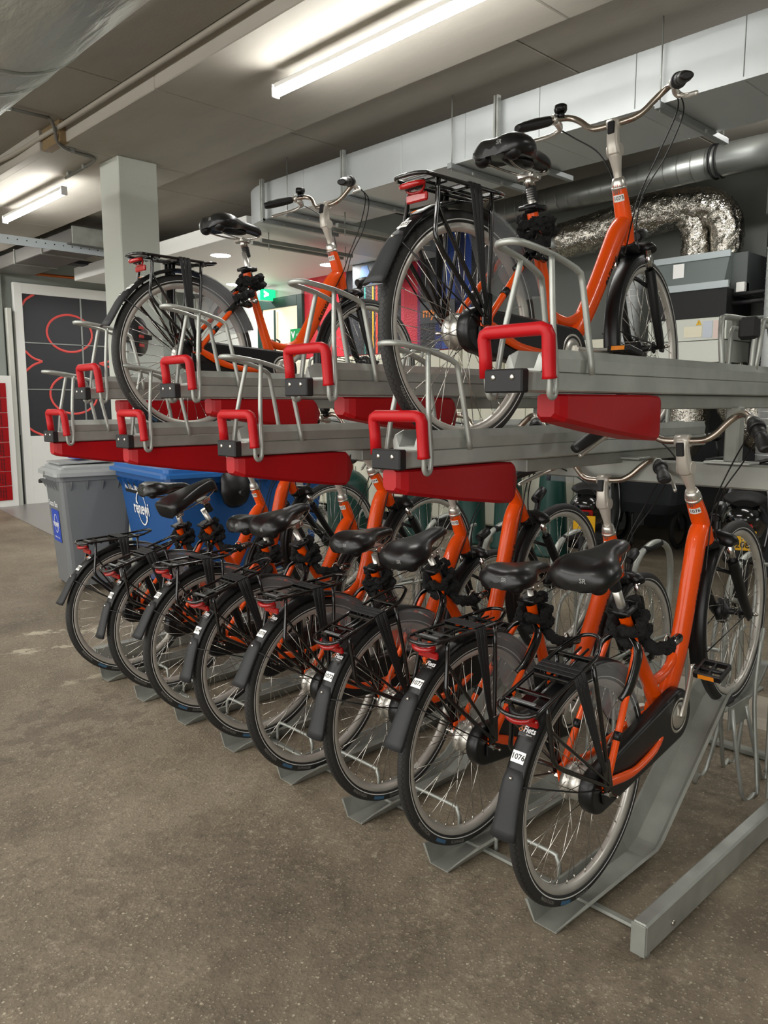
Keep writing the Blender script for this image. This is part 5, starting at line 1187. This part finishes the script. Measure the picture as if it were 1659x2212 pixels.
# scooters
def scooter(M, label, plate, full):
    s_ = thing('scooter', label, 'scooter', M=M)
    MB().sweep([(-.55, 0, .62), (-.50, 0, .66), (-.35, 0, .64), (-.12, 0, .56), (.02, 0, .42)], [(.05, .04), (.12, .10), (.16, .15), (.14, .14), (.08, .06)], 20, sub=4, up=(0, 0, 1)).build('rear_body', blk_g, s_)
    MB().sweep([(-.50, 0, .78), (-.42, 0, .80), (-.2, 0, .79), (.02, 0, .77), (.10, 0, .74)], [(.08, .03), (.14, .05), (.15, .055), (.12, .05), (.05, .02)], 18, sub=3, up=(0, 0, 1)).build('seat', blk_m, s_)
    MB().box(-.05, .45, -.14, .14, .26, .32, .02).build('footboard', blk_m, s_)
    MB().sweep([(.42, 0, .28), (.50, 0, .50), (.54, 0, .75), (.50, 0, .98)], [(.16, .05), (.20, .06), (.18, .06), (.10, .05)], 18, sub=3, up=(1, 0, 0)).build('front_shield', blk_g, s_)
    MB().sweep([(.50, .32, 1.02), (.50, .2, 1.04), (.52, 0, 1.0), (.50, -.2, 1.04), (.50, -.32, 1.02)], .016, 10, sub=3).build('handlebar', blk, s_)
    for (x, nm) in ((-.42, 'rear_wheel'), (.72, 'front_wheel')):
        w_ = MB().lathe([(.10, -.04), (.17, -.05), (.215, -.045), (.235, 0), (.215, .045), (.17, .05), (.10, .04)], 28, Matrix.Translation((x, 0, .236))).build(nm, mat('scooter_tyre', '#151515', .7), s_)
        MB().lathe([(0, -.03), (.03, -.035), (.10, -.03), (.11, 0), (.10, .03), (.03, .035), (0, .03)], 20, Matrix.Translation((x, 0, .236))).build('hub', galv_d, w_)
    MB().sweep([(.50, 0, .92), (.62, 0, .5), (.72, 0, .24)], .03, 12).build('fork', blk, s_)
    MB().sweep([(.55, 0, .52), (.72, 0, .50), (.88, 0, .40)], [(.06, .02), (.07, .02), (.05, .015)], 12, sub=3, up=(0, 0, 1)).build('front_mudguard', blk_g, s_)
    MB().box(-.62, -.58, -.06, .06, .60, .65, .01).build('tail_light', redlens, s_)
    if plate:
        p = MB().box(-.655, -.648, -.085, .085, .47, .61, .004).build('number_plate', mat('plate_yellow', '#F2B90A', .4), s_)
        text_on('plate_text', plate[0], .062, lambda x, y: (-.657, -x, 0.575+y), ink, p, bold=.001); text_on('plate_text', plate[1], .062, lambda x, y: (-.657, -x, 0.508+y), ink, p, bold=.001)
        MB().box(-.647, -.58, -.03, .03, .50, .64, .005).build('plate_bracket', blk_m, s_)
    for sgn in (-1, 1):
        MB().sweep([(.5, sgn*.22, 1.03), (.47, sgn*.25, 1.18)], .006, 6).build('mirror_arm', blk, s_)
        MB().sphere((.47, sgn*.27, 1.22), .06, 16, 10, (.25, 1.1, .7)).build('mirror', blk_g, s_)
    return s_
scooter(Matrix.Translation((6.15, 2.40, 0)) @ Matrix.Rotation(R_(21), 4, 'Z'), 'black scooter with yellow number plate behind the nearest front wheel at the right edge', ('FVB', '208'), True)
scooter(Matrix.Translation((6.0, 3.62, 0)) @ Matrix.Rotation(R_(25), 4, 'Z'), 'dark scooter with small yellow plate standing before the last bollard', ('', ''), True)
# cargo box of a carrier trike
ct = thing('cargo_trike', 'dark grey cargo trike with rounded box and black wheels behind the handlebars', 'cargo trike', M=Matrix.Translation((7.75, 4.0, 0)) @ Matrix.Scale(.78, 4))
loft(MB(), [rrect(-.36, .36, -.40, .40, .48, .12, 5), rrect(-.42, .42, -.52, .52, .62, .12, 5), rrect(-.45, .45, -.58, .60, .98, .12, 5), rrect(-.46, .46, -.60, .62, 1.0, .12, 5), rrect(-.42, .42, -.56, .58, 1.0, .12, 5), rrect(-.40, .40, -.5, .5, .62, .12, 5)], smooth=False).build('cargo_box', mat('trike_grey', '#34373B', .45), ct)
MB().box(-.38, .38, -.5, .5, .96, 1.06, .03).build('cover', blk_m, ct)
for (y, x) in ((-.42, 0), (.50, 0.1)):
    MB().lathe([(.20, -.02), (.25, -.022), (.262, 0), (.25, .022), (.20, .02)], 36, Matrix.Translation((x, y, .262)) ).build('wheel', mat('scooter_tyre', '#151515', .7), ct)
    MB().cyl((x, y, .262), (x, y*.9, .52), .02, 10).build('axle_arm', blk, ct)
MB().sweep([(-.3, .1, .5), (-.34, .08, .25), (-.36, .06, .06), (-.45, .06, .03)], .018, 10, sub=3).build('stand_leg', blk, ct)
wp = thing('plastic_windshield', 'clear tinted windshield with dark seat behind the third handlebar', 'windshield', (6.2, 3.95, .78))
MB().sweep([(0, -.28, 0), (0, -.26, .30), (0, -.18, .40), (0, .18, .40), (0, .26, .30), (0, .28, 0)], .02, 10, sub=3).build('shield_frame', mat('tint_grey', '#555A66', .25), wp)
MB().box(-.004, .004, -.25, .25, 0, .38).build('shield_pane', coatm, wp)
# light ledge of stacked flat boards seen through the far wheel
pw = thing('board_stack', 'low stack of pale boards on the floor behind the left bicycles', 'board stack', (6.3, 8.6, 0))
for k in range(3): MB().box(-.4, .4, -.5, .5, .02+k*.05, .055+k*.05, .004).build('board', galv_d, pw)
gd = thing('green_dome', 'dark green rounded litter bin behind the fifth bicycle fork', 'litter bin', (5.6, 6.4, 0))
MB().sweep([(0, 0, 0), (0, 0, .05), (0, 0, .55), (0, 0, .68), (0, 0, .76), (0, 0, .80)], [.20, .21, .23, .21, .13, .02], 28, sub=2).build('bin_shell', mat('bollard_green', '#1E4A42', .4), gd)
# reception bits seen through the upper far wheel
rc_ = thing('reception_desk', 'dark reception desk with white top behind the far upper wheel', 'desk', (6.6, 10.3, 0))
MB().box(-.4, .4, -.9, .9, 0, 1.75, .01).build('desk_body', mat('desk_dark', '#36383A', .5), rc_)
MB().box(-.45, .45, -.95, .95, 1.75, 1.82, .01).build('desk_top', white, rc_)
mon = thing('monitor', 'black monitor standing on the reception desk', 'monitor', (6.5, 10.9, 1.82))
MB().box(-.02, .02, -.35, .35, .12, .55, .01).build('screen', blk_g, mon); MB().box(-.1, .1, -.12, .12, 0, .015, .003).build('stand', blk, mon); MB().cyl((0, 0, .01), (0, 0, .15), .02, 10).build('neck', blk, mon)
